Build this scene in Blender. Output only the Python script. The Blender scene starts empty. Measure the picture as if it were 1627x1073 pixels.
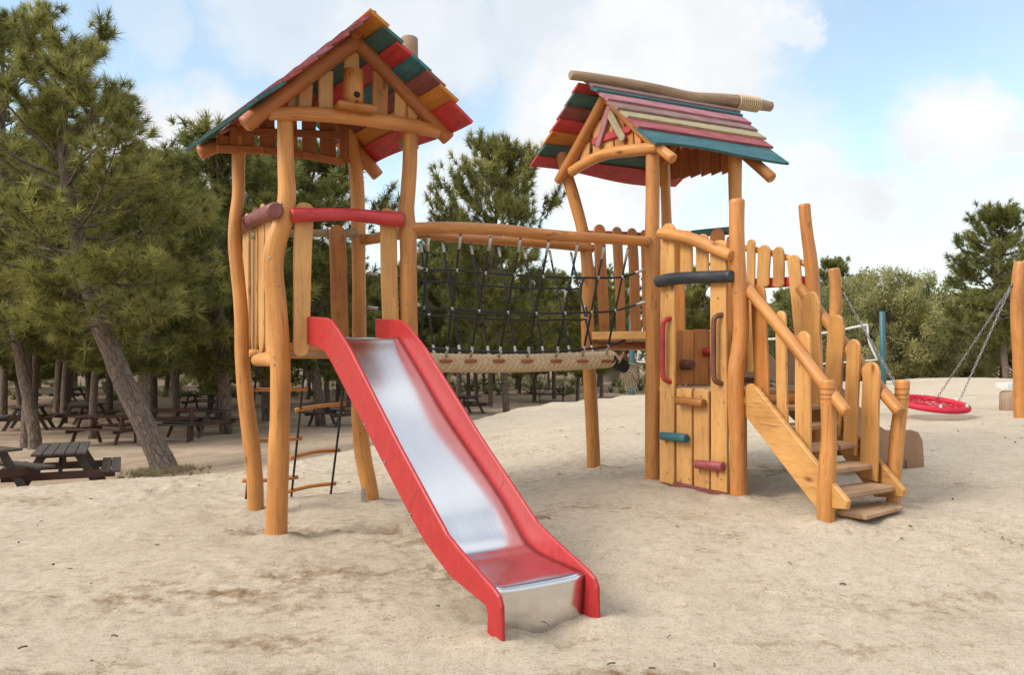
import bpy, math, random
import numpy as np
from mathutils import Vector as V, noise as mnoise
R = math.radians
sc = bpy.context.scene
COL = sc.collection
random.seed(7)

# ------------------------------------------------------------------ camera, sky, sun, exposure
FPX, CX, CY, HZ = 1265.0, 813.5, 536.5, 572.0
CAM = V((0, 0, 1.4))
PITCH = math.atan((HZ - CY) / FPX)
cam_d = bpy.data.cameras.new('camera')
cam_d.sensor_width = 36.0
cam_d.lens = FPX / 1627.0 * 36.0
cam_d.clip_end = 2000
cam_o = bpy.data.objects.new('camera', cam_d)
COL.objects.link(cam_o)
cam_o.location = CAM
cam_o.rotation_euler = (R(90) + PITCH, 0, 0)
sc.camera = cam_o

def ray(px, py):
    x, y = (px - CX) / FPX, -(py - CY) / FPX
    c, s = math.cos(PITCH), math.sin(PITCH)
    return V((x, c - s * y, s + c * y))

SUN_DIR = V((-0.80, -0.36, 0.72)).normalized()
sun_d = bpy.data.lights.new('sun', 'SUN')
sun_d.energy = 2.15
sun_d.angle = R(28)
sun_d.color = (1.0, 0.95, 0.88)
sun_o = bpy.data.objects.new('sun', sun_d)
COL.objects.link(sun_o)
sun_o.rotation_euler = (-SUN_DIR).to_track_quat('-Z', 'Y').to_euler()
SUN_EL = math.asin(SUN_DIR.z)
SUN_AZ = math.atan2(SUN_DIR.x, SUN_DIR.y)

sc.view_settings.view_transform = 'Standard'
sc.view_settings.look = 'None'
sc.view_settings.exposure = 0.72
sc.view_settings.gamma = 1.0

SKY_STRENGTH = 0.14
world = bpy.data.worlds.new('World')
sc.world = world
world.use_nodes = True
def build_sky():
    nt = world.node_tree
    N, L = nt.nodes, nt.links
    N.clear()
    out = N.new('ShaderNodeOutputWorld'); bg = N.new('ShaderNodeBackground')
    sky = N.new('ShaderNodeTexSky'); sky.sky_type = 'NISHITA'; sky.sun_disc = False
    sky.sun_elevation = SUN_EL; sky.sun_rotation = SUN_AZ
    sky.air_density = 1.0; sky.dust_density = 1.2; sky.ozone_density = 1.6
    tc = N.new('ShaderNodeTexCoord')
    def math_(op, a, b=None, c=None, clamp=False):
        n = N.new('ShaderNodeMath'); n.operation = op; n.use_clamp = clamp
        for i, v in enumerate((a, b, c)):
            if v is None: continue
            if isinstance(v, (int, float)): n.inputs[i].default_value = v
            else: L.new(v, n.inputs[i])
        return n.outputs[0]
    # wobble the direction so that the cloud outlines billow
    nz = N.new('ShaderNodeTexNoise'); nz.inputs['Scale'].default_value = 5.0
    nz.inputs['Detail'].default_value = 9; nz.inputs['Roughness'].default_value = 0.62
    L.new(tc.outputs['Generated'], nz.inputs['Vector'])
    sub = N.new('ShaderNodeVectorMath'); sub.operation = 'SUBTRACT'
    L.new(nz.outputs['Color'], sub.inputs[0]); sub.inputs[1].default_value = (.5, .5, .5)
    scl = N.new('ShaderNodeVectorMath'); scl.operation = 'SCALE'; scl.inputs['Scale'].default_value = 0.21
    L.new(sub.outputs[0], scl.inputs[0])
    addv = N.new('ShaderNodeVectorMath'); addv.operation = 'ADD'
    L.new(tc.outputs['Generated'], addv.inputs[0]); L.new(scl.outputs[0], addv.inputs[1])
    blobs = [  # centre (px), radii (px), density
        (980, 210, 210, 190, 1.0), (1080, 90, 170, 150, 1.0), (900, 60, 150, 110, .7), (640, 60, 190, 110, .75), (500, 50, 170, 120, .6),
        (285, 260, 130, 110, 1.0), (400, 330, 200, 110, 1.0), (740, 300, 110, 90, .75),
        (1530, 190, 95, 75, 1.0), (1590, 150, 50, 40, .8), (1490, 250, 60, 60, .6), (1255, 80, 42, 38, .75),
        (1340, 300, 110, 55, .95), (1200, 260, 150, 90, .5), (1420, 375, 230, 75, .72), (1250, 350, 150, 70, .7), (1100, 430, 260, 80, .7), (1590, 365, 70, 36, .8), (1500, 330, 60, 34, .75),
        (240, 70, 60, 60, .3), (820, 500, 600, 110, .6), (150, 330, 200, 90, .7),
    ]
    acc = None
    for (px, py, rx, ry, d) in blobs:
        c = ray(px, py).normalized()
        k = rx / ry
        mv = N.new('ShaderNodeVectorMath'); mv.operation = 'MULTIPLY'
        L.new(addv.outputs[0], mv.inputs[0]); mv.inputs[1].default_value = (1, 1, k)
        ds = N.new('ShaderNodeVectorMath'); ds.operation = 'DISTANCE'
        L.new(mv.outputs[0], ds.inputs[0]); ds.inputs[1].default_value = (c.x, c.y, c.z * k)
        mr = N.new('ShaderNodeMapRange'); mr.interpolation_type = 'SMOOTHSTEP'
        mr.inputs['From Min'].default_value = rx / FPX * 1.12; mr.inputs['From Max'].default_value = rx / FPX * 0.62
        mr.inputs['To Min'].default_value = 0; mr.inputs['To Max'].default_value = d
        L.new(ds.outputs['Value'], mr.inputs['Value'])
        acc = mr.outputs[0] if acc is None else math_('MAXIMUM', acc, mr.outputs[0])
    # clouds over the rest of the sky (behind and above the viewer)
    n2 = N.new('ShaderNodeTexNoise'); n2.inputs['Scale'].default_value = 2.6; n2.inputs['Detail'].default_value = 8
    n2.inputs['Roughness'].default_value = .55
    L.new(tc.outputs['Generated'], n2.inputs['Vector'])
    m2 = N.new('ShaderNodeMapRange'); m2.interpolation_type = 'SMOOTHSTEP'
    m2.inputs['From Min'].default_value = .33; m2.inputs['From Max'].default_value = .52; m2.inputs['To Max'].default_value = .85
    L.new(n2.outputs['Fac'], m2.inputs['Value'])
    sep = N.new('ShaderNodeSeparateXYZ'); L.new(tc.outputs['Generated'], sep.inputs[0])
    back = math_('MULTIPLY_ADD', sep.outputs['Y'], -4.0, 2.6, clamp=True)
    acc = math_('MAXIMUM', acc, math_('MULTIPLY', m2.outputs[0], back))
    n3 = N.new('ShaderNodeTexNoise'); n3.inputs['Scale'].default_value = 9; n3.inputs['Detail'].default_value = 6
    L.new(tc.outputs['Generated'], n3.inputs['Vector'])
    veil = math_('MULTIPLY_ADD', n3.outputs['Fac'], 0.5, -0.13, clamp=True)
    acc = math_('ADD', acc, math_('MULTIPLY', veil, math_('SUBTRACT', 1.0, acc)), clamp=True)
    shade = N.new('ShaderNodeMapRange'); L.new(n3.outputs['Fac'], shade.inputs['Value'])
    shade.inputs['From Min'].default_value = .3; shade.inputs['From Max'].default_value = .7
    shade.inputs['To Min'].default_value = .86; shade.inputs['To Max'].default_value = 1.03
    zen = N.new('ShaderNodeMapRange'); L.new(sep.outputs['Z'], zen.inputs['Value'])      # overhead clouds brightened: added light for the slide's reflection and softer shadows
    zen.inputs['From Min'].default_value = .50; zen.inputs['From Max'].default_value = .85
    zen.inputs['To Min'].default_value = 1.0; zen.inputs['To Max'].default_value = 1.55
    cl = N.new('ShaderNodeVectorMath'); cl.operation = 'SCALE'
    cl.inputs[0].default_value = (0.61 / SKY_STRENGTH, 0.62 / SKY_STRENGTH, 0.63 / SKY_STRENGTH)
    L.new(math_('MULTIPLY', shade.outputs[0], zen.outputs[0]), cl.inputs['Scale'])
    gain = N.new('ShaderNodeMix'); gain.data_type = 'RGBA'; gain.blend_type = 'MULTIPLY'; gain.inputs['Factor'].default_value = 1
    L.new(sky.outputs[0], gain.inputs['A']); gain.inputs['B'].default_value = SKYGAIN
    mix = N.new('ShaderNodeMix'); mix.data_type = 'RGBA'
    L.new(acc, mix.inputs['Factor']); L.new(gain.outputs['Result'], mix.inputs['A']); L.new(cl.outputs[0], mix.inputs['B'])
    L.new(mix.outputs['Result'], bg.inputs['Color'])
    bg.inputs['Strength'].default_value = SKY_STRENGTH
    L.new(bg.outputs[0], out.inputs[0])
SKYGAIN = (1.42, 1.34, 1.12, 1)
build_sky()

# ------------------------------------------------------------------ materials
def newmat(name):
    m = bpy.data.materials.new(name); m.use_nodes = True
    nt = m.node_tree
    return m, nt, nt.nodes, nt.links, nt.nodes['Principled BSDF']
def node(N, t, **kw):
    n = N.new(t)
    for k, v in kw.items(): setattr(n, k, v)
    return n
def ramp(N, stops):
    r = N.new('ShaderNodeValToRGB')
    while len(r.color_ramp.elements) < len(stops): r.color_ramp.elements.new(.5)
    for e, (p, c) in zip(r.color_ramp.elements, stops):
        e.position = p; e.color = c if len(c) == 4 else (*c, 1)
    return r
def noise_n(N, L, vec, scale, detail=4, rough=.55, dist=0):
    n = N.new('ShaderNodeTexNoise'); n.inputs['Scale'].default_value = scale
    n.inputs['Detail'].default_value = detail; n.inputs['Roughness'].default_value = rough
    n.inputs['Distortion'].default_value = dist
    if vec is not None: L.new(vec, n.inputs['Vector'])
    return n
def mix_rgb(N, L, fac, a, b, blend='MIX'):
    n = N.new('ShaderNodeMix'); n.data_type = 'RGBA'; n.blend_type = blend
    for s, v in (('Factor', fac), ('A', a), ('B', b)):
        if isinstance(v, (int, float)): n.inputs[s].default_value = v
        elif isinstance(v, tuple): n.inputs[s].default_value = v if len(v) == 4 else (*v, 1)
        else: L.new(v, n.inputs[s])
    return n.outputs['Result']
def mapped(N, L, scale, src='UV'):
    tc = N.new('ShaderNodeTexCoord'); mp = N.new('ShaderNodeMapping'); mp.inputs['Scale'].default_value = scale
    L.new(tc.outputs[src], mp.inputs['Vector']); return mp.outputs[0]
def bump(N, L, h, strength, dist, bsdf):
    b = N.new('ShaderNodeBump'); b.inputs['Strength'].default_value = strength; b.inputs['Distance'].default_value = dist
    L.new(h, b.inputs['Height']); L.new(b.outputs[0], bsdf.inputs['Normal'])

def wood(name, light, dark, deep, rough=.5, grey=0.0, knots=True, coat=.15, streak=1.0):
    m, nt, N, L, B = newmat(name)
    v = mapped(N, L, (9, .55, 1)); g = noise_n(N, L, v, 3.2, 7, .62, .6)
    v2 = mapped(N, L, (60, 1.6, 1)); f = noise_n(N, L, v2, 3, 5, .6)
    v3 = mapped(N, L, (1.5, .8, 1)); big = noise_n(N, L, v3, 2.2, 3)
    r = ramp(N, [(.30, dark), (.52, light), (.72, tuple(.5 * a + .5 * b for a, b in zip(light, dark)))])
    L.new(g.outputs['Fac'], r.inputs[0])
    fr = ramp(N, [(.28, (.55, .55, .55)), (.48, (1, 1, 1))]); L.new(f.outputs['Fac'], fr.inputs[0])
    c = mix_rgb(N, L, 0.38 * streak, r.outputs[0], fr.outputs[0], 'MULTIPLY')
    br = ramp(N, [(.3, (.72, .66, .6)), (.65, (1.1, 1.08, 1.05))]); L.new(big.outputs['Fac'], br.inputs[0])
    c = mix_rgb(N, L, .8, c, br.outputs[0], 'MULTIPLY')
    oi = N.new('ShaderNodeObjectInfo')
    rr = ramp(N, [(0, (.76, .70, .62)), (.5, (1.0, .98, .95)), (1, (1.14, 1.16, 1.22))]); L.new(oi.outputs['Random'], rr.inputs[0])
    c = mix_rgb(N, L, .8, c, rr.outputs[0], 'MULTIPLY')
    wz = noise_n(N, L, mapped(N, L, (2.2, .9, 1)), 2.6, 6, .7); wr = ramp(N, [(.56, (0, 0, 0)), (.74, (.42, .42, .42))]); L.new(wz.outputs['Fac'], wr.inputs[0])
    c = mix_rgb(N, L, wr.outputs[0], c, tuple(.45 * a + .55 * b for a, b in zip(dark, (.30, .20, .13))))
    if knots:
        vk = mapped(N, L, (6.5, 2.6, 1)); k = N.new('ShaderNodeTexVoronoi'); k.inputs['Scale'].default_value = 1.0
        L.new(vk, k.inputs['Vector'])
        kr = ramp(N, [(.055, (1, 1, 1)), (.11, (.5, .5, .5)), (.20, (0, 0, 0))]); L.new(k.outputs['Distance'], kr.inputs[0])
        kn = noise_n(N, L, vk, .9, 1)
        kk = N.new('ShaderNodeMath'); kk.operation = 'GREATER_THAN'; kk.inputs[1].default_value = .5; L.new(kn.outputs['Fac'], kk.inputs[0])
        km = N.new('ShaderNodeMath'); km.operation = 'MULTIPLY'; L.new(kr.outputs[0], km.inputs[0]); L.new(kk.outputs[0], km.inputs[1])
        c = mix_rgb(N, L, km.outputs[0], c, deep)
        # long drying cracks
        vc = mapped(N, L, (14, .35, 1)); cn = noise_n(N, L, vc, 2.0, 2, .5)
        cr = ramp(N, [(.493, (0, 0, 0)), (.498, (.85, .85, .85)), (.502, (.85, .85, .85)), (.507, (0, 0, 0))]); L.new(cn.outputs['Fac'], cr.inputs[0])
        cm = noise_n(N, L, v3, 3.1, 1); cg = N.new('ShaderNodeMath'); cg.operation = 'GREATER_THAN'; cg.inputs[1].default_value = .52
        L.new(cm.outputs['Fac'], cg.inputs[0])
        cx = N.new('ShaderNodeMath'); cx.operation = 'MULTIPLY'; L.new(cr.outputs[0], cx.inputs[0]); L.new(cg.outputs[0], cx.inputs[1])
        c = mix_rgb(N, L, cx.outputs[0], c, tuple(x * .7 for x in deep))
    L.new(c, B.inputs['Base Color'])
    B.inputs['Roughness'].default_value = rough
    B.inputs['Specular IOR Level'].default_value = .35
    B.inputs['Coat Weight'].default_value = coat; B.inputs['Coat Roughness'].default_value = .35
    bump(N, L, f.outputs['Fac'], .35, .002, B)
    return m
def paint(name, col, worn, amount=.5, rough=.5):
    m, nt, N, L, B = newmat(name)
    v = mapped(N, L, (11, .6, 1)); g = noise_n(N, L, v, 3, 8, .72)
    v2 = mapped(N, L, (2.5, 1.2, 1)); b = noise_n(N, L, v2, 3, 5, .6)
    mul = N.new('ShaderNodeMath'); mul.operation = 'MULTIPLY_ADD'; mul.inputs[1].default_value = .5
    L.new(g.outputs['Fac'], mul.inputs[0]); 
    hf = N.new('ShaderNodeMath'); hf.operation = 'MULTIPLY'; hf.inputs[1].default_value = .5; L.new(b.outputs['Fac'], hf.inputs[0]); L.new(hf.outputs[0], mul.inputs[2])
    r = ramp(N, [(.34, tuple(x * .55 for x in col)), (.47, col), (.66, tuple(a * (1 - amount) + w * amount for a, w in zip(col, worn)))])
    L.new(mul.outputs[0], r.inputs[0])
    oi = N.new('ShaderNodeObjectInfo')
    rr = ramp(N, [(0, (.85, .85, .85)), (1, (1.1, 1.1, 1.1))]); L.new(oi.outputs['Random'], rr.inputs[0])
    c = mix_rgb(N, L, 1.0, r.outputs[0], rr.outputs[0], 'MULTIPLY')
    dn = noise_n(N, L, mapped(N, L, (4, 1.3, 1)), 3, 7, .7); dr = ramp(N, [(.34, (.62, .60, .57)), (.52, (1, 1, 1)), (.72, (1.08, 1.08, 1.08))]); L.new(dn.outputs['Fac'], dr.inputs[0])
    c = mix_rgb(N, L, .85, c, dr.outputs[0], 'MULTIPLY')
    L.new(c, B.inputs['Base Color']); B.inputs['Roughness'].default_value = rough
    bump(N, L, g.outputs['Fac'], .25, .002, B)
    return m
def plain(name, col, rough=.5, metal=0.0, var=.25, scale=8):
    m, nt, N, L, B = newmat(name)
    g = noise_n(N, L, mapped(N, L, (1, 1, 1), 'Object'), scale, 5)
    r = ramp(N, [(.3, tuple(x * (1 - var) for x in col)), (.7, tuple(min(1, x * (1 + var * .6)) for x in col))])
    L.new(g.outputs['Fac'], r.inputs[0]); L.new(r.outputs[0], B.inputs['Base Color'])
    B.inputs['Roughness'].default_value = rough; B.inputs['Metallic'].default_value = metal
    bump(N, L, g.outputs['Fac'], .15, .002, B)
    return m

M = {}
M['log'] = wood('honey_log', (.55, .255, .072), (.41, .165, .039), (.17, .055, .015), .45)
M['board'] = wood('honey_board', (.59, .325, .112), (.46, .215, .062), (.20, .07, .02), .5, streak=.8)
M['rail'] = wood('amber_rail', (.48, .205, .056), (.35, .130, .033), (.15, .05, .015), .45)
M['darkwood'] = wood('dark_board', (.36, .125, .035), (.25, .080, .022), (.10, .03, .01), .55)
M['grey'] = wood('weathered_log', (.40, .30, .22), (.27, .19, .135), (.10, .07, .05), .75, coat=0)
M['tread'] = wood('worn_tread', (.46, .30, .185), (.34, .20, .11), (.15, .08, .04), .7, coat=0)
M['under'] = wood('orange_board', (.50, .20, .035), (.38, .13, .022), (.14, .04, .012), .55, coat=0)
M['red'] = paint('red_paint', (.42, .026, .030), (.52, .10, .085), .4)
M['rose'] = paint('rose_paint', (.33, .060, .068), (.42, .19, .175), .6, .6)
M['pink'] = paint('pink_paint', (.33, .115, .145), (.42, .26, .26), .6, .6)
M['teal'] = paint('teal_paint', (.020, .115, .135), (.09, .20, .21), .45, .55)
M['green'] = paint('green_paint', (.035, .105, .090), (.10, .17, .14), .4, .55)
M['maroon'] = paint('maroon_paint', (.20, .052, .046), (.32, .14, .11), .5, .55)
M['mauve'] = paint('mauve_paint', (.25, .140, .130), (.37, .26, .22), .6, .65)
M['olive'] = paint('olive_paint', (.33, .27, .15), (.42, .36, .24), .6, .65)
M['black'] = paint('black_paint', (.022, .028, .034), (.10, .11, .12), .5, .5)
M['brown'] = paint('brown_paint', (.12, .045, .030), (.22, .10, .06), .5, .45)
M['rubber'] = plain('black_rope', (.014, .016, .018), .7)
M['alu'] = plain('aluminium_sleeve', (.48, .46, .43), .4, .6)
M['steel_dark'] = plain('galvanised_steel', (.30, .30, .30), .45, .8)
M['hole'] = plain('dark_hollow', (.012, .009, .007), .9)
M['hemp'] = plain('hemp_rope', (.56, .42, .27), .9, 0, .3, 60)
M['fibre'] = plain('hemp_fibre', (.66, .54, .39), .9, 0, .3, 60)
M['tape'] = plain('black_wrap', (.016, .015, .015), .65)
M['slidebrown'] = plain('brown_panel', (.30, .165, .090), .5, 0, .2, 4)
M['tealmetal'] = plain('teal_metal', (.030, .110, .135), .45, 0, .2, 5)
M['white'] = plain('white_plastic', (.60, .60, .58), .45, 0, .1)
M['netline'] = plain('grey_net', (.10, .11, .10), .8)
M['swingred'] = plain('red_rope', (.50, .010, .035), .7, 0, .35, 60)
M['tablewood'] = wood('weathered_table', (.085, .070, .060), (.05, .04, .035), (.02, .015, .012), .7, coat=0, knots=False)
M['tablered'] = wood('redbrown_table', (.110, .056, .043), (.066, .034, .026), (.03, .012, .01), .65, coat=0, knots=False)
M['tiles'] = plain('red_roof', (.42, .10, .08), .7, 0, .3, 6)
M['stonegrey'] = plain('pale_wall', (.42, .40, .37), .8)

def red_panel():
    m, nt, N, L, B = newmat('scuffed_red_panel')
    v = mapped(N, L, (3, 9, 1)); g = noise_n(N, L, v, 3.0, 9, .7, .4)
    r = ramp(N, [(.30, (.29, .014, .015)), (.50, (.385, .017, .018)), (.66, (.40, .030, .030)), (.80, (.42, .11, .10))])
    L.new(g.outputs['Fac'], r.inputs[0])
    v2 = mapped(N, L, (90, 7, 1)); s = noise_n(N, L, v2, 2.0, 5, .7)
    sr = ramp(N, [(.62, (0, 0, 0)), (.85, (.35, .35, .35))]); L.new(s.outputs['Fac'], sr.inputs[0])
    c = mix_rgb(N, L, sr.outputs[0], r.outputs[0], (.58, .22, .20))
    L.new(c, B.inputs['Base Color']); B.inputs['Roughness'].default_value = .48
    bump(N, L, g.outputs['Fac'], .08, .002, B)
    return m
M['panel'] = red_panel()
def steel():
    m, nt, N, L, B = newmat('brushed_steel')
    v = mapped(N, L, (120, 1.2, 1)); g = noise_n(N, L, v, 2, 6, .7)
    v2 = mapped(N, L, (3, 2, 1)); b = noise_n(N, L, v2, 2, 5, .6)
    r = ramp(N, [(.25, (.66, .67, .69)), (.75, (.77, .78, .80))]); L.new(g.outputs['Fac'], r.inputs[0])
    br = ramp(N, [(.3, (.94, .935, .93)), (.7, (1, 1, 1))]); L.new(b.outputs['Fac'], br.inputs[0])
    c = mix_rgb(N, L, 1, r.outputs[0], br.outputs[0], 'MULTIPLY')
    L.new(c, B.inputs['Base Color']); B.inputs['Metallic'].default_value = 1
    rr = N.new('ShaderNodeMapRange'); L.new(b.outputs['Fac'], rr.inputs['Value'])
    rr.inputs['To Min'].default_value = .15; rr.inputs['To Max'].default_value = .22
    L.new(rr.outputs[0], B.inputs['Roughness'])
    tg = N.new('ShaderNodeTangent'); tg.direction_type = 'UV_MAP'; tg.uv_map = 'UVMap'
    L.new(tg.outputs[0], B.inputs['Tangent']); B.inputs['Anisotropic'].default_value = .4
    return m
M['steel'] = steel()
def bark(name, a, b):
    m, nt, N, L, B = newmat(name)
    v = mapped(N, L, (3.2, 1.1, 1)); g = noise_n(N, L, v, 4, 8, .7, .8)
    k = N.new('ShaderNodeTexVoronoi'); k.inputs['Scale'].default_value = 4; k.feature = 'DISTANCE_TO_EDGE'; L.new(v, k.inputs['Vector'])
    r = ramp(N, [(.3, a), (.65, b)]); L.new(g.outputs['Fac'], r.inputs[0])
    kr = ramp(N, [(0, (.35, .33, .32)), (.12, (1, 1, 1))]); L.new(k.outputs['Distance'], kr.inputs[0])
    c = mix_rgb(N, L, .8, r.outputs[0], kr.outputs[0], 'MULTIPLY')
    L.new(c, B.inputs['Base Color']); B.inputs['Roughness'].default_value = .9
    ad = N.new('ShaderNodeMath'); ad.operation = 'MULTIPLY'; L.new(kr.outputs[0], ad.inputs[0]); L.new(g.outputs['Fac'], ad.inputs[1])
    bump(N, L, ad.outputs[0], .9, .04, B)
    return m
M['bark'] = bark('pine_bark', (.095, .068, .052), (.25, .185, .145))
def foliage(name, dark, mid, light, trans=.25):
    m, nt, N, L, B = newmat(name)
    at = N.new('ShaderNodeAttribute'); at.attribute_name = 'tint'
    r = ramp(N, [(0, dark), (.5, mid), (1, light)]); L.new(at.outputs['Fac'], r.inputs[0])
    oi = N.new('ShaderNodeObjectInfo')
    rr = ramp(N, [(0, (.75, .80, .80)), (1, (1.15, 1.08, 1.0))]); L.new(oi.outputs['Random'], rr.inputs[0])
    c = mix_rgb(N, L, 1, r.outputs[0], rr.outputs[0], 'MULTIPLY')
    L.new(c, B.inputs['Base Color']); B.inputs['Roughness'].default_value = .55; B.inputs['Specular IOR Level'].default_value = .3
    tr = N.new('ShaderNodeBsdfTranslucent'); L.new(c, tr.inputs['Color'])
    mx = N.new('ShaderNodeMixShader'); mx.inputs[0].default_value = trans
    L.new(B.outputs[0], mx.inputs[1]); L.new(tr.outputs[0], mx.inputs[2])
    L.new(mx.outputs[0], N['Material Output'].inputs['Surface'])
    return m
M['needle'] = foliage('pine_needles', (.092, .102, .033), (.228, .235, .070), (.50, .475, .155), .52)
M['leaf'] = foliage('willow_leaves', (.145, .158, .066), (.285, .292, .120), (.49, .475, .22), .5)
M['grass'] = foliage('dry_grass', (.20, .155, .085), (.30, .24, .13), (.38, .32, .19), .3)
def sand():
    m, nt, N, L, B = newmat('sand_and_soil')
    tc = N.new('ShaderNodeTexCoord'); P = tc.outputs['Object']
    a = N.new('ShaderNodeAttribute'); a.attribute_name = 'soil'
    d = N.new('ShaderNodeAttribute'); d.attribute_name = 'damp_shade'
    n1 = noise_n(N, L, P, 1.3, 9, .65); n2 = noise_n(N, L, P, 14, 8, .7); n3 = noise_n(N, L, P, 170, 3, .6)
    r = ramp(N, [(.30, (.565, .470, .355)), (.50, (.635, .540, .415)), (.72, (.68, .585, .465))]); L.new(n1.outputs['Fac'], r.inputs[0])
    r2 = ramp(N, [(.30, (.80, .76, .71)), (.48, (.98, .975, .97)), (.70, (1.05, 1.05, 1.05))]); L.new(n2.outputs['Fac'], r2.inputs[0])
    r3 = ramp(N, [(.28, (.55, .50, .45)), (.46, (.98, .98, .97)), (.72, (1.15, 1.15, 1.15))]); L.new(n3.outputs['Fac'], r3.inputs[0])
    c = mix_rgb(N, L, .9, r.outputs[0], r2.outputs[0], 'MULTIPLY')
    c = mix_rgb(N, L, .75, c, r3.outputs[0], 'MULTIPLY')
    # damp, freshly turned sand, and the shade painted under the stairs
    dm = N.new('ShaderNodeMath'); dm.operation = 'MULTIPLY_ADD'; L.new(n2.outputs['Fac'], dm.inputs[0]); dm.inputs[1].default_value = 1.4
    dm.inputs[2].default_value = -.72
    ds = N.new('ShaderNodeMath'); ds.operation = 'ADD'; ds.use_clamp = True; L.new(d.outputs['Fac'], ds.inputs[0]); L.new(dm.outputs[0], ds.inputs[1])
    n4 = noise_n(N, L, P, 11, 9, .74)
    th = N.new('ShaderNodeMath'); th.operation = 'MULTIPLY_ADD'; L.new(d.outputs['Fac'], th.inputs[0]); th.inputs[1].default_value = .34; th.inputs[2].default_value = -.545
    sm = N.new('ShaderNodeMath'); sm.operation = 'ADD'; L.new(th.outputs[0], sm.inputs[0]); L.new(n4.outputs['Fac'], sm.inputs[1])
    dk = N.new('ShaderNodeMath'); dk.operation = 'MULTIPLY'; dk.use_clamp = True; L.new(sm.outputs[0], dk.inputs[0]); dk.inputs[1].default_value = 4.0
    c = mix_rgb(N, L, dk.outputs[0], c, mix_rgb(N, L, .6, (.30, .20, .115), r3.outputs[0], 'MULTIPLY'))
    g5 = noise_n(N, L, P, 58, 5, .75)
    r5 = ramp(N, [(.34, (.56, .50, .43)), (.45, (.95, .94, .93)), (.68, (1.08, 1.08, 1.08))]); L.new(g5.outputs['Fac'], r5.inputs[0])
    c = mix_rgb(N, L, .75, c, r5.outputs[0], 'MULTIPLY')
    # small clods of damp sand kicked up in clusters
    c1 = noise_n(N, L, P, 2.3, 4, .6); c2 = noise_n(N, L, P, 34, 6, .7)
    cm = N.new('ShaderNodeMath'); cm.operation = 'MULTIPLY_ADD'; L.new(c1.outputs['Fac'], cm.inputs[0]); cm.inputs[1].default_value = .9; cm.inputs[2].default_value = -1.10
    ca = N.new('ShaderNodeMath'); ca.operation = 'ADD'; L.new(cm.outputs[0], ca.inputs[0]); L.new(c2.outputs['Fac'], ca.inputs[1])
    cb = N.new('ShaderNodeMath'); cb.operation = 'MULTIPLY'; cb.use_clamp = True; L.new(ca.outputs[0], cb.inputs[0]); cb.inputs[1].default_value = 7.0
    cc = N.new('ShaderNodeMath'); cc.operation = 'MULTIPLY'; L.new(cb.outputs[0], cc.inputs[0]); cc.inputs[1].default_value = .8
    c = mix_rgb(N, L, cc.outputs[0], c, (.25, .165, .095))
    # forest soil with fallen needles
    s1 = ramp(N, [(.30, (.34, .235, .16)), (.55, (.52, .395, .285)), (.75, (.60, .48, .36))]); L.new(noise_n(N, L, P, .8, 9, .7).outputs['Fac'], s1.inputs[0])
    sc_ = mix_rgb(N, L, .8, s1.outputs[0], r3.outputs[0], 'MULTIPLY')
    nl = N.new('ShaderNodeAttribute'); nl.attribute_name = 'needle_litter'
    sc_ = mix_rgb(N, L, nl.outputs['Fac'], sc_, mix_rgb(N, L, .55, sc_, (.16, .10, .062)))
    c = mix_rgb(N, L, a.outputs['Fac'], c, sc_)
    L.new(c, B.inputs['Base Color']); B.inputs['Roughness'].default_value = .95; B.inputs['Specular IOR Level'].default_value = .1
    h = N.new('ShaderNodeMath'); h.operation = 'MULTIPLY_ADD'; L.new(n2.outputs['Fac'], h.inputs[0]); h.inputs[1].default_value = 1.0
    L.new(n3.outputs['Fac'], h.inputs[2])
    bump(N, L, h.outputs[0], .9, .016, B)
    return m
M['sand'] = sand()

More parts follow.
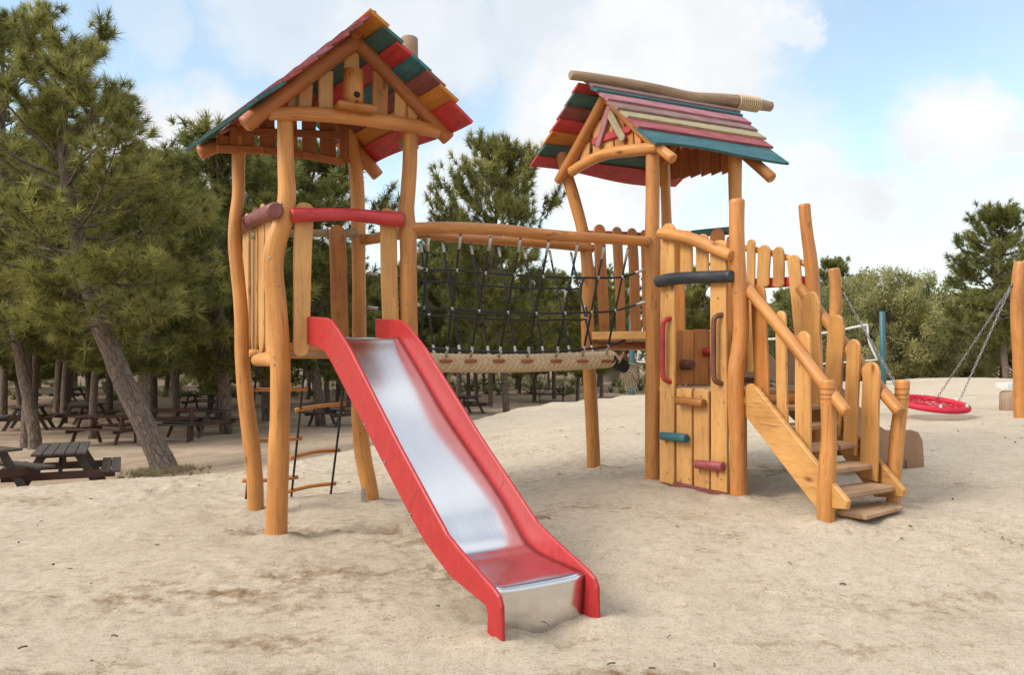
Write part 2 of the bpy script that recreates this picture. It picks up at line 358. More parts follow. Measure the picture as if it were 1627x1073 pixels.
# ------------------------------------------------------------------ mesh builder
class MB:
    def __init__(s): s.v, s.f, s.uv, s.sm = [], [], [], []
    def add(s, verts, faces, uvs, smooth=True):
        o = len(s.v); s.v += [tuple(p) for p in verts]
        for f, u in zip(faces, uvs):
            s.f.append([i + o for i in f]); s.uv.append(u); s.sm.append(smooth)
    def tube(s, pts, rad, seg=14, caps=True, wob=0.0, resample=0, capround=.3, uvo=None):
        pts = [V(p) for p in pts]
        if not isinstance(rad, (list, tuple)): rad = [rad] * len(pts)
        rad = list(rad)
        if resample and len(pts) > 1: pts, rad = catmull(pts, rad, resample)
        n = len(pts)
        T = [(pts[min(i + 1, n - 1)] - pts[max(i - 1, 0)]).normalized() for i in range(n)]
        ref = V((0, 0, 1)) if abs(T[0].z) < .9 else V((1, 0, 0))
        N0 = T[0].cross(ref).normalized()
        uo, vo = uvo if uvo else (random.uniform(0, 50), random.uniform(0, 50))
        sd = V((random.uniform(0, 99), random.uniform(0, 99), random.uniform(0, 99)))
        rings, lens, dist = [], [], 0
        for i in range(n):
            if i: dist += (pts[i] - pts[i - 1]).length; N0 = (N0 - T[i] * N0.dot(T[i])).normalized()
            b = T[i].cross(N0); ring = []
            for k in range(seg):
                a = 2 * math.pi * k / seg; dr = N0 * math.cos(a) + b * math.sin(a); r = rad[i]
                if wob: r *= 1 + wob * mnoise.noise(sd + dr * .8 + V((0, 0, dist * 3.0)))
                ring.append(pts[i] + dr * r)
            rings.append(ring); lens.append(dist)
        if caps:
            e = rad[0] * capround; c0 = [pts[0] - T[0] * e * .6 + (p - pts[0]) * .8 for p in rings[0]]
            e = rad[-1] * capround; c1 = [pts[-1] + T[-1] * e * .6 + (p - pts[-1]) * .8 for p in rings[-1]]
            rings = [c0] + rings + [c1]; lens = [-.01] + lens + [lens[-1] + .01]
        verts = [p for r in rings for p in r]; faces, uvs = [], []
        w = 2 * math.pi * max(rad) / seg
        for i in range(len(rings) - 1):
            for k in range(seg):
                k2 = (k + 1) % seg
                faces.append((i * seg + k, i * seg + k2, (i + 1) * seg + k2, (i + 1) * seg + k))
                uvs.append([(uo + k * w, vo + lens[i]), (uo + (k + 1) * w, vo + lens[i]), (uo + (k + 1) * w, vo + lens[i + 1]), (uo + k * w, vo + lens[i + 1])])
        s.add(verts, faces, uvs, True)
        if caps:
            for ring, rev in ((rings[0], True), (rings[-1], False)):
                idx = list(range(seg)); 
                if rev: idx = idx[::-1]
                s.add(ring, [idx], [[(uo + .02 * math.cos(6.283 * i / seg), vo + .3 * math.sin(6.283 * i / seg)) for i in idx]], False)
        return s
    def slab(s, outline, X, Y, Z, org, th, bev=.006, uvswap=False, smooth_side=False):
        """outline: 2-D points (counter-clockwise in X,Y); extruded along Z by th, edges bevelled."""
        n = len(outline); b = min(bev, th * .35)
        def inset(d):
            out = []
            for i in range(n):
                p, q, r = outline[i - 1], outline[i], outline[(i + 1) % n]
                e1 = V((q[0] - p[0], q[1] - p[1])); e2 = V((r[0] - q[0], r[1] - q[1]))
                if e1.length < 1e-9 or e2.length < 1e-9: out.append(q); continue
                e1.normalize(); e2.normalize()
                n1 = V((-e1.y, e1.x)); n2 = V((-e2.y, e2.x)); m = n1 + n2
                if m.length < 1e-6: m = n1
                m = m / max(.4, m.dot(n1) if m.length else 1)
                out.append((q[0] + m.x * d, q[1] + m.y * d))
            return out
        ins = inset(b); uo, vo = random.uniform(0, 50), random.uniform(0, 50)
        def P(o, z): return org + X * o[0] + Y * o[1] + Z * z
        rings = [[P(o, 0) for o in ins], [P(o, b) for o in outline], [P(o, th - b) for o in outline], [P(o, th) for o in ins]]
        U = (lambda o, z=0: (uo + o[1], vo + o[0] + z)) if uvswap else (lambda o, z=0: (uo + o[0] + z, vo + o[1]))
        verts = [p for r in rings for p in r]; faces, uvs = [], []
        for j in range(3):
            for i in range(n):
                i2 = (i + 1) % n
                faces.append((j * n + i, j * n + i2, (j + 1) * n + i2, (j + 1) * n + i))
                z0, z1 = j * .01, (j + 1) * .01
                uvs.append([U(outline[i], z0), U(outline[i2], z0), U(outline[i2], z1), U(outline[i], z1)])
        s.add(verts, faces, uvs, smooth_side)
        s.add(rings[0], [list(range(n))[::-1]], [[U(o) for o in ins][::-1]], False)
        s.add(rings[3], [list(range(n))], [[U(o) for o in ins]], False)
        return s
    def board(s, p0, p1, w0, w1, th, nrm, r0=.0, r1=.5, wav=0.0, bev=.007, seg=8):
        """a plank from p0 to p1 (centre line), width w0..w1, thickness th along nrm (p on its back face)."""
        p0, p1 = V(p0), V(p1); Y = (p1 - p0); Ln = Y.length; Y.normalize(); Z = (nrm - Y * nrm.dot(Y)).normalized(); X = Y.cross(Z)
        ph = random.uniform(0, 9)
        def w(t): return (w0 + (w1 - w0) * t) * .5
        def off(t): return wav * w0 * math.sin(ph + t * 4.2) * math.sin(math.pi * t)
        cap0, cap1 = r0 * w0, r1 * w1
        out = []
        ns = 8 if wav else 2
        def arc(c, rr, ww, up):
            k = 7; a = []
            for i in range(k + 1):
                t = math.pi * i / k
                a.append((math.cos(t) * ww * (1 if up else -1), c + (math.sin(t) * rr) * (1 if up else -1)))
            return a
        right = [(w(t) + off(t), cap0 + (Ln - cap0 - cap1) * t) for t in (i / ns for i in range(ns + 1))]
        left = [(-w(t) + off(t), cap0 + (Ln - cap0 - cap1) * t) for t in (i / ns for i in range(ns + 1))][::-1]
        top = arc(Ln - cap1, cap1, w(1), True)[1:-1] if r1 > 0 else []
        bot = arc(cap0, cap0, w(0), False)[1:-1] if r0 > 0 else []
        out = right + top + left + bot
        return s.slab(out, X, Y, Z, p0, th, bev)
    def box(s, c, X, Y, Z, sx, sy, sz, bev=.006):
        """box centred on c with half axes; grain along the longest of sx, sy."""
        c, X, Y, Z = V(c), V(X).normalized(), V(Y).normalized(), V(Z).normalized()
        o = [(-sx / 2, -sy / 2), (sx / 2, -sy / 2), (sx / 2, sy / 2), (-sx / 2, sy / 2)]
        return s.slab(o, X, Y, Z, c - Z * sz / 2, sz, bev, uvswap=sx > sy)
    def quadslab(s, a, b, c, d, th, bev=.005, wav=0):
        """four corners of the top face (a-b upper edge, d-c lower edge, long side a-b); thickness below it."""
        a, b, c, d = map(V, (a, b, c, d)); n = (b - a).cross(d - a).normalized()
        if n.z < 0: n = -n
        k = 14; up = [a.lerp(b, i / k) for i in range(k + 1)]; lo = [d.lerp(c, i / k) for i in range(k + 1)]
        if wav:
            ph = random.uniform(0, 6); dirn = (d - a).normalized()
            lo = [p + dirn * wav * (math.sin(ph + i / k * 5.2)) for i, p in enumerate(lo)]
        uo, vo = random.uniform(0, 50), random.uniform(0, 50); wd = (d - a).length; ln = (b - a).length
        V_, F_, U_ = [], [], []
        for i in range(k + 1): V_ += [up[i], lo[i], lo[i] - n * th, up[i] - n * th]
        for i in range(k):
            o, q = i * 4, i * 4 + 4; t0, t1 = vo + ln * i / k, vo + ln * (i + 1) / k
            for x, y, u0, u1 in ((0, 1, 0, wd), (1, 2, wd, wd + th), (2, 3, wd + th, 2 * wd + th), (3, 0, 0, -th)):
                F_.append((o + x, o + y, q + y, q + x)); U_.append([(uo + u0, t0), (uo + u1, t0), (uo + u1, t1), (uo + u0, t1)])
        F_.append((3, 2, 1, 0)); U_.append([(uo, vo), (uo + wd, vo), (uo + wd, vo + .02), (uo, vo + .02)])
        e = k * 4; F_.append((e, e + 1, e + 2, e + 3)); U_.append([(uo, vo), (uo + wd, vo), (uo + wd, vo + .02), (uo, vo + .02)])
        s.add(V_, F_, U_, False); return s
    def build(s, name, mat, parent=None, label=None):
        me = bpy.data.meshes.new(name)
        off = V(parent_world(parent)) if parent else V((0, 0, 0))
        me.from_pydata([(p[0] - off.x, p[1] - off.y, p[2] - off.z) for p in s.v], [], s.f)
        uvl = me.uv_layers.new(name='UVMap')
        flat = [c for u in s.uv for p in u for c in p]
        uvl.data.foreach_set('uv', flat)
        me.polygons.foreach_set('use_smooth', s.sm)
        me.update()
        import bmesh
        bm = bmesh.new(); bm.from_mesh(me); bmesh.ops.recalc_face_normals(bm, faces=bm.faces); bm.to_mesh(me); bm.free()
        me.materials.append(mat)
        o = bpy.data.objects.new(name, me); COL.objects.link(o)
        if parent: o.parent = parent
        if label: o['label'] = label
        return o
def parent_world(p):
    w = V(p.location)
    while p.parent: p = p.parent; w += V(p.location)
    return w
def catmull(pts, rad, m):
    P, Q = [], []
    n = len(pts)
    for i in range(n - 1):
        p0, p1, p2, p3 = pts[max(i - 1, 0)], pts[i], pts[i + 1], pts[min(i + 2, n - 1)]
        for k in range(m):
            t = k / m
            P.append(.5 * ((2 * p1) + (p2 - p0) * t + (2 * p0 - 5 * p1 + 4 * p2 - p3) * t * t + (3 * p1 - p0 - 3 * p2 + p3) * t ** 3))
            Q.append(rad[i] + (rad[i + 1] - rad[i]) * (t * t * (3 - 2 * t)))
    P.append(pts[-1]); Q.append(rad[-1])
    return P, Q
def tag(o, label=None, cat=None, group=None, kind=None):
    if label: o['label'] = label
    if cat: o['category'] = cat
    if group: o['group'] = group
    if kind: o['kind'] = kind
    return o
def thing(name, label, cat, loc, group=None, rz=0):
    o = bpy.data.objects.new(name, None); COL.objects.link(o); o.location = loc; o.rotation_euler = (0, 0, rz)
    o.empty_display_size = .2
    return tag(o, label, cat, group)
def dup(root, loc, rz, label=None, group=None, scale=None):
    r = root.copy(); COL.objects.link(r); r.location = loc; r.rotation_euler = (0, 0, rz)
    if scale: r.scale = scale
    if label: r['label'] = label
    if group: r['group'] = group
    for ch in list(root.children):
        c = ch.copy(); COL.objects.link(c); c.parent = r
        for g in list(ch.children):
            d = g.copy(); COL.objects.link(d); d.parent = c
    return r

# ------------------------------------------------------------------ tower corners on the ground
A, B_, C, D = V((-1.87, 6.33, 0)), V((-2.38, 7.38, 0)), V((-1.39, 7.86, 0)), V((-.88, 6.81, 0))
F, G, E = V((1.412, 7.99, .2)), V((.925, 9.04, .2)), V((1.99, 6.96, .22))
H1, H2 = V((2.357, 8.45, .23)), V((1.865, 9.49, .23))
E2 = V((2.90, 7.42, .26))

# ------------------------------------------------------------------ terrain
EDGE = [(-60, 2), (-12, 5.2), (-5.5, 8.5), (-3.2, 9.9), (-2.2, 12.5), (-.2, 20.5), (3.7, 25.5), (9, 30), (17, 31), (30, 30), (90, 22)]
def S01(t):
    t = np.clip(t, 0, 1); return t * t * (3 - 2 * t)
def edge_dist(x, y):
    x = np.asarray(x, float); y = np.asarray(y, float)
    best = np.full(x.shape, 1e9); sgn = np.ones(x.shape)
    for (x0, y0), (x1, y1) in zip(EDGE[:-1], EDGE[1:]):
        dx, dy = x1 - x0, y1 - y0; L2 = dx * dx + dy * dy
        t = np.clip(((x - x0) * dx + (y - y0) * dy) / L2, 0, 1)
        d = np.hypot(x - x0 - t * dx, y - y0 - t * dy); s = np.where((x - x0) * dy - (y - y0) * dx > 0, -1., 1.)
        m = d < best; best = np.where(m, d, best); sgn = np.where(m, s, sgn)
    return best * sgn          # > 0 beyond the edge (in the wood)
def vnoise(x, y, seed=0):
    xi = np.floor(x).astype(np.int64); yi = np.floor(y).astype(np.int64); fx = x - xi; fy = y - yi
    fx = fx * fx * (3 - 2 * fx); fy = fy * fy * (3 - 2 * fy)
    def h(a, b):
        n = (a * 374761393 + b * 668265263 + seed * 1442695041) & 0x7fffffff
        n = ((n ^ (n >> 13)) * 1274126177) & 0x7fffffff
        return ((n ^ (n >> 16)) & 0xffff) / 65535. - .5
    return (h(xi, yi) * (1 - fx) + h(xi + 1, yi) * fx) * (1 - fy) + (h(xi, yi + 1) * (1 - fx) + h(xi + 1, yi + 1) * fx) * fy
def base_z(x, y):
    x = np.asarray(x, float); y = np.asarray(y, float)
    zp = .2 * S01((x + 1.2) / 2.5) * S01((y - 4.2) / 2.2) + .030 * np.clip(x - 1.5, 0, 14) * S01((y - 3.5) / 3)
    zp = zp + .005 * np.clip(y - 11, 0, 18) * S01((x - 3) / 8)
    d = edge_dist(x, y)
    k = 1 - np.exp(-np.clip(d, 0, None) / 3.6)
    far = S01((y - 38) / 30) * .35
    zf = -.95 + far
    z = zp * (1 - k) + zf * k
    # a low berm just inside the edge
    z = z + .025 * np.exp(-(d / .8) ** 2) * S01((8 - x) / 6)
    return z
def gz(x, y): return float(base_z(np.array([x]), np.array([y]))[0])
def gp(px, Y):          # ground point under the picture column px at distance Y
    r = ray(px, HZ); x = r.x / r.y * Y; return V((x, Y, gz(x, Y)))

def build_ground():
    def axis(lo, hi, f0, f1, step):
        a = list(np.arange(f0, f1, step)); s = step; p = a[-1]
        while p < hi: s *= 1.12; p += s; a.append(p)
        s = step; p = a[0]; b = []
        while p > lo: s *= 1.12; p -= s; b.append(p)
        return np.array(b[::-1] + a)
    X = axis(-500, 500, -6.2, 6.2, .028); Y = axis(-60, 900, 2.2, 11.0, .026)
    gx, gy = np.meshgrid(X, Y); x, y = gx.ravel(), gy.ravel()
    z = base_z(x, y); d = edge_dist(x, y)
    soil = S01((d + vnoise(x * .9, y * .9, 3) * 1.6 - .1) / 1.3)
    fine = S01((13 - np.abs(x)) / 6) * S01((20 - y) / 8)
    damp_shade = np.clip((vnoise(x * .55, y * .9, 1) + .6 * vnoise(x * 1.5, y * 2.6, 2) + .4 * vnoise(x * 4, y * 7, 5) - .08) * 2.6, 0, 1) * .8 * S01((2.5 - x) / 5 + .35) * (.25 + .75 * S01((7.6 - y) / 1.8))
    spots = [(560, 905, 4.9, .75, .30, .55), (330, 930, 4.6, 1.1, .35, .6), (715, 850, 5.9, .45, .35, .95), (470, 905, 5.0, .5, .2, .6), (420, 1000, 3.9, .5, .16, .5),
             (640, 850, 5.8, .4, .16, .5), (760, 905, 5.0, .26, .20, .85), (1000, 1060, 3.35, .5, .14, .6), (1440, 960, 3.95, .4, .13, .6), (1200, 930, 4.3, .2, .10, .6), (1330, 1010, 3.5, .4, .12, .5), (400, 1068, 3.2, .55, .14, .75),
             (60, 790, 8.0, .7, .3, .45), (1245, 775, 6.9, .35, .3, .6), (1560, 945, 4.1, .3, .12, .4), (905, 1000, 4.0, .2, .12, .3)]  # damp patches; the one beside post E is painted shade under the deck
    for px, py, Yd, rx, ry, a in spots:
        r = ray(px, py); t = (CAM.z - .05) / -r.z; cx, cy = r.x * t, r.y * t
        q = ((x - cx) / rx) ** 2 + ((y - cy) / ry) ** 2
        damp_shade = np.maximum(damp_shade, a * np.exp(-q) * np.clip(.75 + 1.3 * vnoise(x * 6, y * 7, 9) + .8 * vnoise(x * 14, y * 15, 10), 0, 1.2))
    damp_shade = np.clip(damp_shade, 0, 1) * (1 - soil)
    z = z + vnoise(x * .9, y * .9, 21) * .05 * S01((14 - y) / 6) + vnoise(x * .35, y * .35, 24) * .16 * soil
    z = z + fine * (vnoise(x * 3.2, y * 3.2, 11) * .012 + vnoise(x * 7.5, y * 7.5, 12) * .010 * (1 + 1.2 * damp_shade) + vnoise(x * 16, y * 16, 13) * .010 * (1 + 1.8 * damp_shade) + vnoise(x * 31, y * 31, 14) * .007 * (1 + 2 * damp_shade))
    rng = np.random.default_rng(5)
    gz2 = z.reshape(gx.shape)
    for i in range(900):
        cx, cy = rng.uniform(-5, 6), rng.uniform(2.4, 11); rr = rng.uniform(.03, .085); an = rng.uniform(0, 3.14); dep = rng.uniform(.003, .016) * (.35 + 1.3 * (vnoise(np.array([cx * .6]), np.array([cy * .6]), 51)[0] + .5) ** 2)
        ix0, ix1 = np.searchsorted(X, (cx - .4, cx + .4)); iy0, iy1 = np.searchsorted(Y, (cy - .4, cy + .4))
        if ix1 <= ix0 or iy1 <= iy0: continue
        sx, sy = gx[iy0:iy1, ix0:ix1] - cx, gy[iy0:iy1, ix0:ix1] - cy
        u, w = (sx * math.cos(an) + sy * math.sin(an)) / (rr * 1.8), (-sx * math.sin(an) + sy * math.cos(an)) / rr
        q = np.sqrt(u * u + w * w)
        gz2[iy0:iy1, ix0:ix1] += -dep * np.exp(-q ** 2) + dep * .55 * np.exp(-((q - 1.5) / .5) ** 2)
    for q in (A, B_, C, D, F, G, E, H1, H2, E2, V((2.36, 5.95, 0)), V((3.07, 6.46, 0)), V((-.08, 4.05, 0)), V((.43, 4.36, 0))):      # sand banked round the feet
        qd = np.hypot(x - q.x, y - q.y)
        gz2 += ((.018 + .03 * vnoise(x * 9, y * 9, 31)) * np.exp(-((qd - .10) / .09) ** 2) - .020 * np.exp(-((qd - .34) / .13) ** 2)).reshape(gx.shape)
    # an old edging strip shows as a faint ridge at lower left
    e0, e1 = V((-2.66, 4.1, 0)), V((-1.53, 2.75, 0)); ed = (e1 - e0).normalized()
    al = (x - e0.x) * ed.x + (y - e0.y) * ed.y; ac = (x - e0.x) * -ed.y + (y - e0.y) * ed.x + .02 * vnoise(al * 3, al * 0, 41)
    gz2 += (.022 * np.exp(-(ac / .035) ** 4) * S01((al + .1) / .2) * (.6 + .8 * vnoise(al * 4, al * 0 + 2, 42))).reshape(gx.shape)
    z = gz2.ravel() - .0 
    ny, nx = gx.shape
    idx = np.arange(nx * ny).reshape(ny, nx)
    f = np.stack([idx[:-1, :-1], idx[:-1, 1:], idx[1:, 1:], idx[1:, :-1]], -1).reshape(-1, 4)
    me = bpy.data.meshes.new('ground'); me.vertices.add(len(x)); me.vertices.foreach_set('co', np.stack([x, y, z], -1).ravel().astype(np.float32))
    me.loops.add(f.size); me.loops.foreach_set('vertex_index', f.ravel().astype(np.int32))
    me.polygons.add(len(f)); me.polygons.foreach_set('loop_start', np.arange(0, f.size, 4, dtype=np.int32)); me.polygons.foreach_set('loop_total', np.full(len(f), 4, np.int32))
    me.polygons.foreach_set('use_smooth', np.ones(len(f), bool))
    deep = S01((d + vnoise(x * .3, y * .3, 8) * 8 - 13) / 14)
    for nm, a in (('soil', soil), ('damp_shade', damp_shade), ('needle_litter', deep)):
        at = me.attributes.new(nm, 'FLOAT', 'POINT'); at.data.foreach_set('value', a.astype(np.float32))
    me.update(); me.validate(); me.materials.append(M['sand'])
    o = bpy.data.objects.new('ground', me); COL.objects.link(o)
    tag(o, 'pale sand of the playground running down into brown forest soil', 'ground', kind='structure')
build_ground()

# ------------------------------------------------------------------ layout: tower corners on the ground
up = V((0, 0, 1))
vv = V((.90, .436, 0)).normalized()
class Face:
    """a vertical plane through two ground points; n points to the side named by `side`."""
    def __init__(s, p, q, side, off=0.0):
        s.d = (V((q.x, q.y, 0)) - V((p.x, p.y, 0))).normalized(); s.n = V((s.d.y, -s.d.x, 0))
        if s.n.dot(side) < 0: s.n = -s.n
        s.p = V((p.x, p.y, 0)) + s.n * off
    def at(s, px, py, off=0.0):
        r = ray(px, py); t = (s.p + s.n * off - CAM).dot(s.n) / r.dot(s.n); return CAM + r * t
    def mpp(s, px, py):   # metres per picture pixel there
        return ray(px, py).y * 0 + (s.at(px, py).y) / FPX
def wide(face, px, py, w):  # picture width w at that spot measured along the face's own direction
    a, b = face.at(px - w / 2, py), face.at(px + w / 2, py); return (a - b).length
def face_board(face, bottom, top, wpx, th, mat, parent, name='picket', off=0.0, r0=.0, r1=.5, wav=.0, wtop=None, label=None):
    b, t = face.at(*bottom, off), face.at(*top, off)
    if abs(top[0] - bottom[0]) > abs(top[1] - bottom[1]): w0, w1 = wpx * b.y / FPX, (wtop or wpx) * t.y / FPX
    else: w0 = wide(face, bottom[0], bottom[1], wpx); w1 = wide(face, top[0], top[1], wtop or wpx)
    mb = MB().board(b, t, w0, w1, th, face.n, r0, r1, wav)
    return mb.build(name, M[mat], parent, label)
def at_depth(px, py, Y):
    r = ray(px, py); return CAM + r * (Y / r.y)
def post_pts(path, Y, sink=.14):
    pts, rad = [], []
    for (px, py, w) in path:
        p = at_depth(px, py, Y); pts.append(p); rad.append(w / 2 * Y / FPX)
    pts.append(pts[-1] + V((0, 0, -sink))); rad.append(rad[-1])
    return pts, rad
def log_post(path, Y, mat, parent, name='post', label=None, sink=.14, bolts=()):
    pts, rad = post_pts(path, Y, sink)
    o = MB().tube(pts, rad, 18, wob=.06, resample=7).build(name, M[mat], parent, label)
    for (px, py) in bolts:
        p = at_depth(px, py, Y); i = min(range(len(pts)), key=lambda k: abs(pts[k].z - p.z))
        j = min(len(pts) - 1, max(1, next((k for k in range(len(pts)) if pts[k].z < p.z), len(pts) - 1)))
        t = (pts[j - 1].z - p.z) / max(1e-6, pts[j - 1].z - pts[j].z); r = rad[j - 1] + (rad[j] - rad[j - 1]) * t
        c = pts[j - 1].lerp(pts[j], t); off = p - V((c.x, c.y, p.z)); lim = max(-r * .8, min(r * .8, off.x))
        d = V((lim, -math.sqrt(max(1e-6, r * r - lim * lim)), 0)); q = V((c.x, c.y, p.z)) + d; dn = d.normalized()
        MB().tube([q - dn * .02, q + dn * .0035], .0105, 10).build('bolt', M['steel_dark'], o)
    return o
def face_log(face, path, mat, parent, name, off=0.0, label=None, seg=14, wob=.05):
    pts = [face.at(px, py, off) for px, py, w in path]; rad = [w / 2 * p.y / FPX for (px, py, w), p in zip(path, pts)]
    return MB().tube(pts, rad, seg, wob=wob, resample=6).build(name, M[mat], parent, label)

# ================================================================== LEFT TOWER
def left_tower():
    T = thing('playground_tower', 'wooden play tower with steep gabled roof and birdhouse, above the red slide', 'play tower', ((A + C) / 2).to_tuple())
    log_post([(453, 185, 25), (454, 260, 26), (456, 310, 28), (450, 350, 31), (438, 390, 33), (434, 430, 32), (440, 490, 32), (445, 560, 32), (445, 640, 31), (442, 740, 33), (439, 853, 35)], A.y, 'log', T,
             bolts=[(450, 326), (440, 568), (440, 580), (433, 412), (447, 455)])
    log_post([(380, 196, 20), (379, 260, 21), (379, 310, 20), (374, 350, 20), (373, 390, 21), (378, 440, 21), (383, 500, 22), (385, 570, 23), (391, 640, 25), (400, 710, 27), (405, 760, 26), (406, 813, 25)], B_.y, 'log', T)
    cpost = log_post([(556, 190, 20), (560, 230, 20), (567, 290, 22), (569, 350, 23), (570, 420, 21), (571, 500, 22), (571, 580, 23), (571, 660, 25), (576, 720, 26), (585, 765, 26), (590, 792, 25)], C.y, 'log', T)
    bp = at_depth(578, 786, C.y - .12)
    MB().board(bp + V((0, 0, -.08)), bp + V((0, 0, .06)), .05, .05, .006, V((-.3, -1, 0)), 0, .5).build('ground_bracket', M['steel_dark'], cpost)
    log_post([(652, 205, 24), (651, 260, 24), (648, 310, 24), (645, 335, 27), (648, 370, 27), (649, 430, 26), (650, 500, 27), (653, 580, 27), (661, 680, 27), (670, 760, 27), (673, 812, 27)], D.y, 'log', T,
             bolts=[(652, 358), (645, 418), (647, 483)])
    # deck
    zd = 1.47
    dk = MB()
    for i in range(9):
        t = (i + .5) / 9; a = A.lerp(B_, t); d = D.lerp(C, t); m = (a + d) / 2
        dk.box(V((m.x, m.y, zd - .02)), vv, vv.cross(up), up, (d - a).length - .02, .118, .04)
    dk.build('deck', M['tread'], T)
    ad, ab = Face(A, D, V((.4, -1, 0))), Face(A, B_, V((-1, -.4, 0)))
    bc, dc = Face(B_, C, V((-.4, 1, 0))), Face(D, C, V((1, .4, 0)))
    def beam(face, x0, x1, y, w, off, mat='log'):
        face_log(face, [(x0, y, w), ((x0 + x1) / 2, y + 1, w * 1.05), (x1, y, w)], mat, T, 'deck_beam', off)
    beam(ad, 447, 648, 553, 17, -.05); beam(bc, 397, 566, 562, 14, -.04)
    for f, p, q in ((ab, A, B_), (dc, D, C)):
        a, b = p.lerp(q, .06) + V((0, 0, 1.395)), q.lerp(p, .1) + V((0, 0, 1.395))
        MB().tube([a, (a + b) / 2 + V((0, 0, .01)), b], [.055, .06, .055], 12, wob=.05, resample=5).build('deck_beam', M['log'], T)
    # pickets and rails
    for x, y1, y0, w in ((394, 340, 571, 8.5), (407.5, 330, 565, 9), (419.5, 324, 561, 8), (431, 332, 567, 9)):
        face_board(ab, (x, y0), (x, y1), w, .028, 'board', T, off=-.02, r0=.5, r1=.5, wav=.03)
    face_log(ab, [(376, 363, 22), (390, 356, 22), (410, 345, 23), (437, 334, 27)], 'maroon', T, 'top_rail', .045, 'red-brown painted top rail')
    face_board(ad, (477, 567), (483, 322), 25, .032, 'board', T, off=-.02, r0=.4, r1=.4, wav=.05, wtop=31)
    face_board(ad, (620, 515), (615, 331), 26, .032, 'board', T, off=-.02, r0=.2, r1=.4, wav=.03, wtop=26)
    face_log(ad, [(464, 342, 24), (500, 341, 21), (550, 341, 20), (595, 345, 22), (637, 349, 24)], 'red', T, 'top_rail', .075, 'bright red painted top rail')
    face_board(bc, (543, 562), (536, 357), 26, .03, 'rail', T, off=-.05, r0=.3, r1=.5, wav=.03, wtop=27)
    face_log(bc, [(400, 375, 10), (470, 371, 12), (566, 371, 14)], 'olive', T, 'top_rail', .02)
    face_log(dc, [(570, 383, 17), (605, 377, 18), (648, 366, 20)], 'rail', T, 'top_rail', -.02)
    # front and rear gable
    Ap, Dp, Bp, Cp = V((-1.80, 6.33, 0)), V((-.87, 6.81, 0)), V((-2.53, 7.38, 0)), V((-1.606, 7.86, 0))
    gf, gr = Face(Ap, Dp, V((.4, -1, 0))), Face(Bp, Cp, V((-.4, 1, 0)))
    face_log(gf, [(428, 181, 20), (470, 180, 23), (540, 184, 24), (610, 193, 24), (660, 201, 23), (697, 210, 20)], 'rail', T, 'tie_beam', .06)
    face_log(gf, [(390, 197, 28), (430, 165, 27), (500, 112, 27), (566, 64, 27)], 'darkwood', T, 'rafter', .075)
    face_log(gf, [(562, 62, 25), (610, 108, 25), (665, 167, 25), (712, 220, 24)], 'darkwood', T, 'rafter', .045)
    for xb, yb, xt, yt, w, m in ((462, 180, 462, 150, 13, 'rail'), (483, 180, 486, 133, 21, 'rail'), (517, 180, 517, 112, 23, 'board'), (560, 185, 557, 80, 24, 'board'), (602, 188, 604, 115, 25, 'rail'), (634, 193, 636, 148, 18, 'board'), (654, 196, 655, 165, 15, 'board'), (672, 200, 672, 185, 12, 'rail')):
        face_board(gf, (xb, yb), (xt, yt), w, .026, m, T, 'gable_board', .0, r1=0, wav=.0)
    # birdhouse
    c = gf.at(561, 168, .13)
    bh = MB().tube([c, gf.at(561, 112, .13)], .0835, 20, wob=.03, capround=.1).build('birdhouse', M['rail'], T)
    h = gf.at(567, 150, .21); MB().tube([h - gf.n * .02, h + gf.n * .004], .027, 18, capround=.01).build('entrance_hole', M['hole'], bh)
    h = gf.at(567, 161, .205); MB().tube([h, h + gf.n * .05], .012, 8).build('perch', M['darkwood'], bh)
    a, b = gf.at(532, 171, .14), gf.at(594, 174, .14)
    MB().box((a + b) / 2, gf.d, gf.n, up, (b - a).length, .21, .055, .02).build('shelf', M['rail'], bh)
    # rear gable with the arched apron
    for xb, yb, xt, yt, w in ((352, 238, 356, 214, 20), (372, 240, 372, 200, 14), (393, 241, 396, 172, 18), (425, 243, 424, 150, 24), (462, 247, 458, 140, 24), (492, 252, 490, 128, 22), (522, 254, 519, 135, 25), (550, 258, 551, 165, 20)):
        face_board(gr, (xb, yb), (xt, yt), w, .024, 'darkwood', T, 'gable_board', -.05, r1=0)
    for pts in ([(345, 236), (420, 238), (480, 245), (545, 257)], [(380, 208), (470, 211), (540, 214)]):
        m = MB()
        for (x0, y0), (x1, y1) in zip(pts[:-1], pts[1:]):
            m.board(gr.at(x0, y0, -.085), gr.at(x1, y1, -.085), .075, .075, .022, gr.n, 0, 0)
        m.build('gable_rail', M['darkwood'], T)
    face_log(gr, [(318, 243, 22), (362, 222, 22), (422, 180, 22), (478, 134, 22)], 'darkwood', T, 'rafter', .06)
    face_log(gr, [(478, 136, 22), (520, 180, 22), (560, 230, 22), (600, 279, 21)], 'rail', T, 'rafter', .06)
    # roof boards
    u2, v2 = V((-.57, .82, 0)), V((.889, .459, 0))
    def RT(t, q, z): return V((Ap.x, Ap.y, 0)) + v2 * t + u2 * q + V((0, 0, z))
    zr, t0 = 4.15, .50
    nb = 7; wd = .825 / nb
    left = ['rose', 'maroon', 'rose', 'pink', 'rose', 'rose', 'teal']; right = ['under', 'green', 'red', 'teal', 'maroon', 'under', 'red']
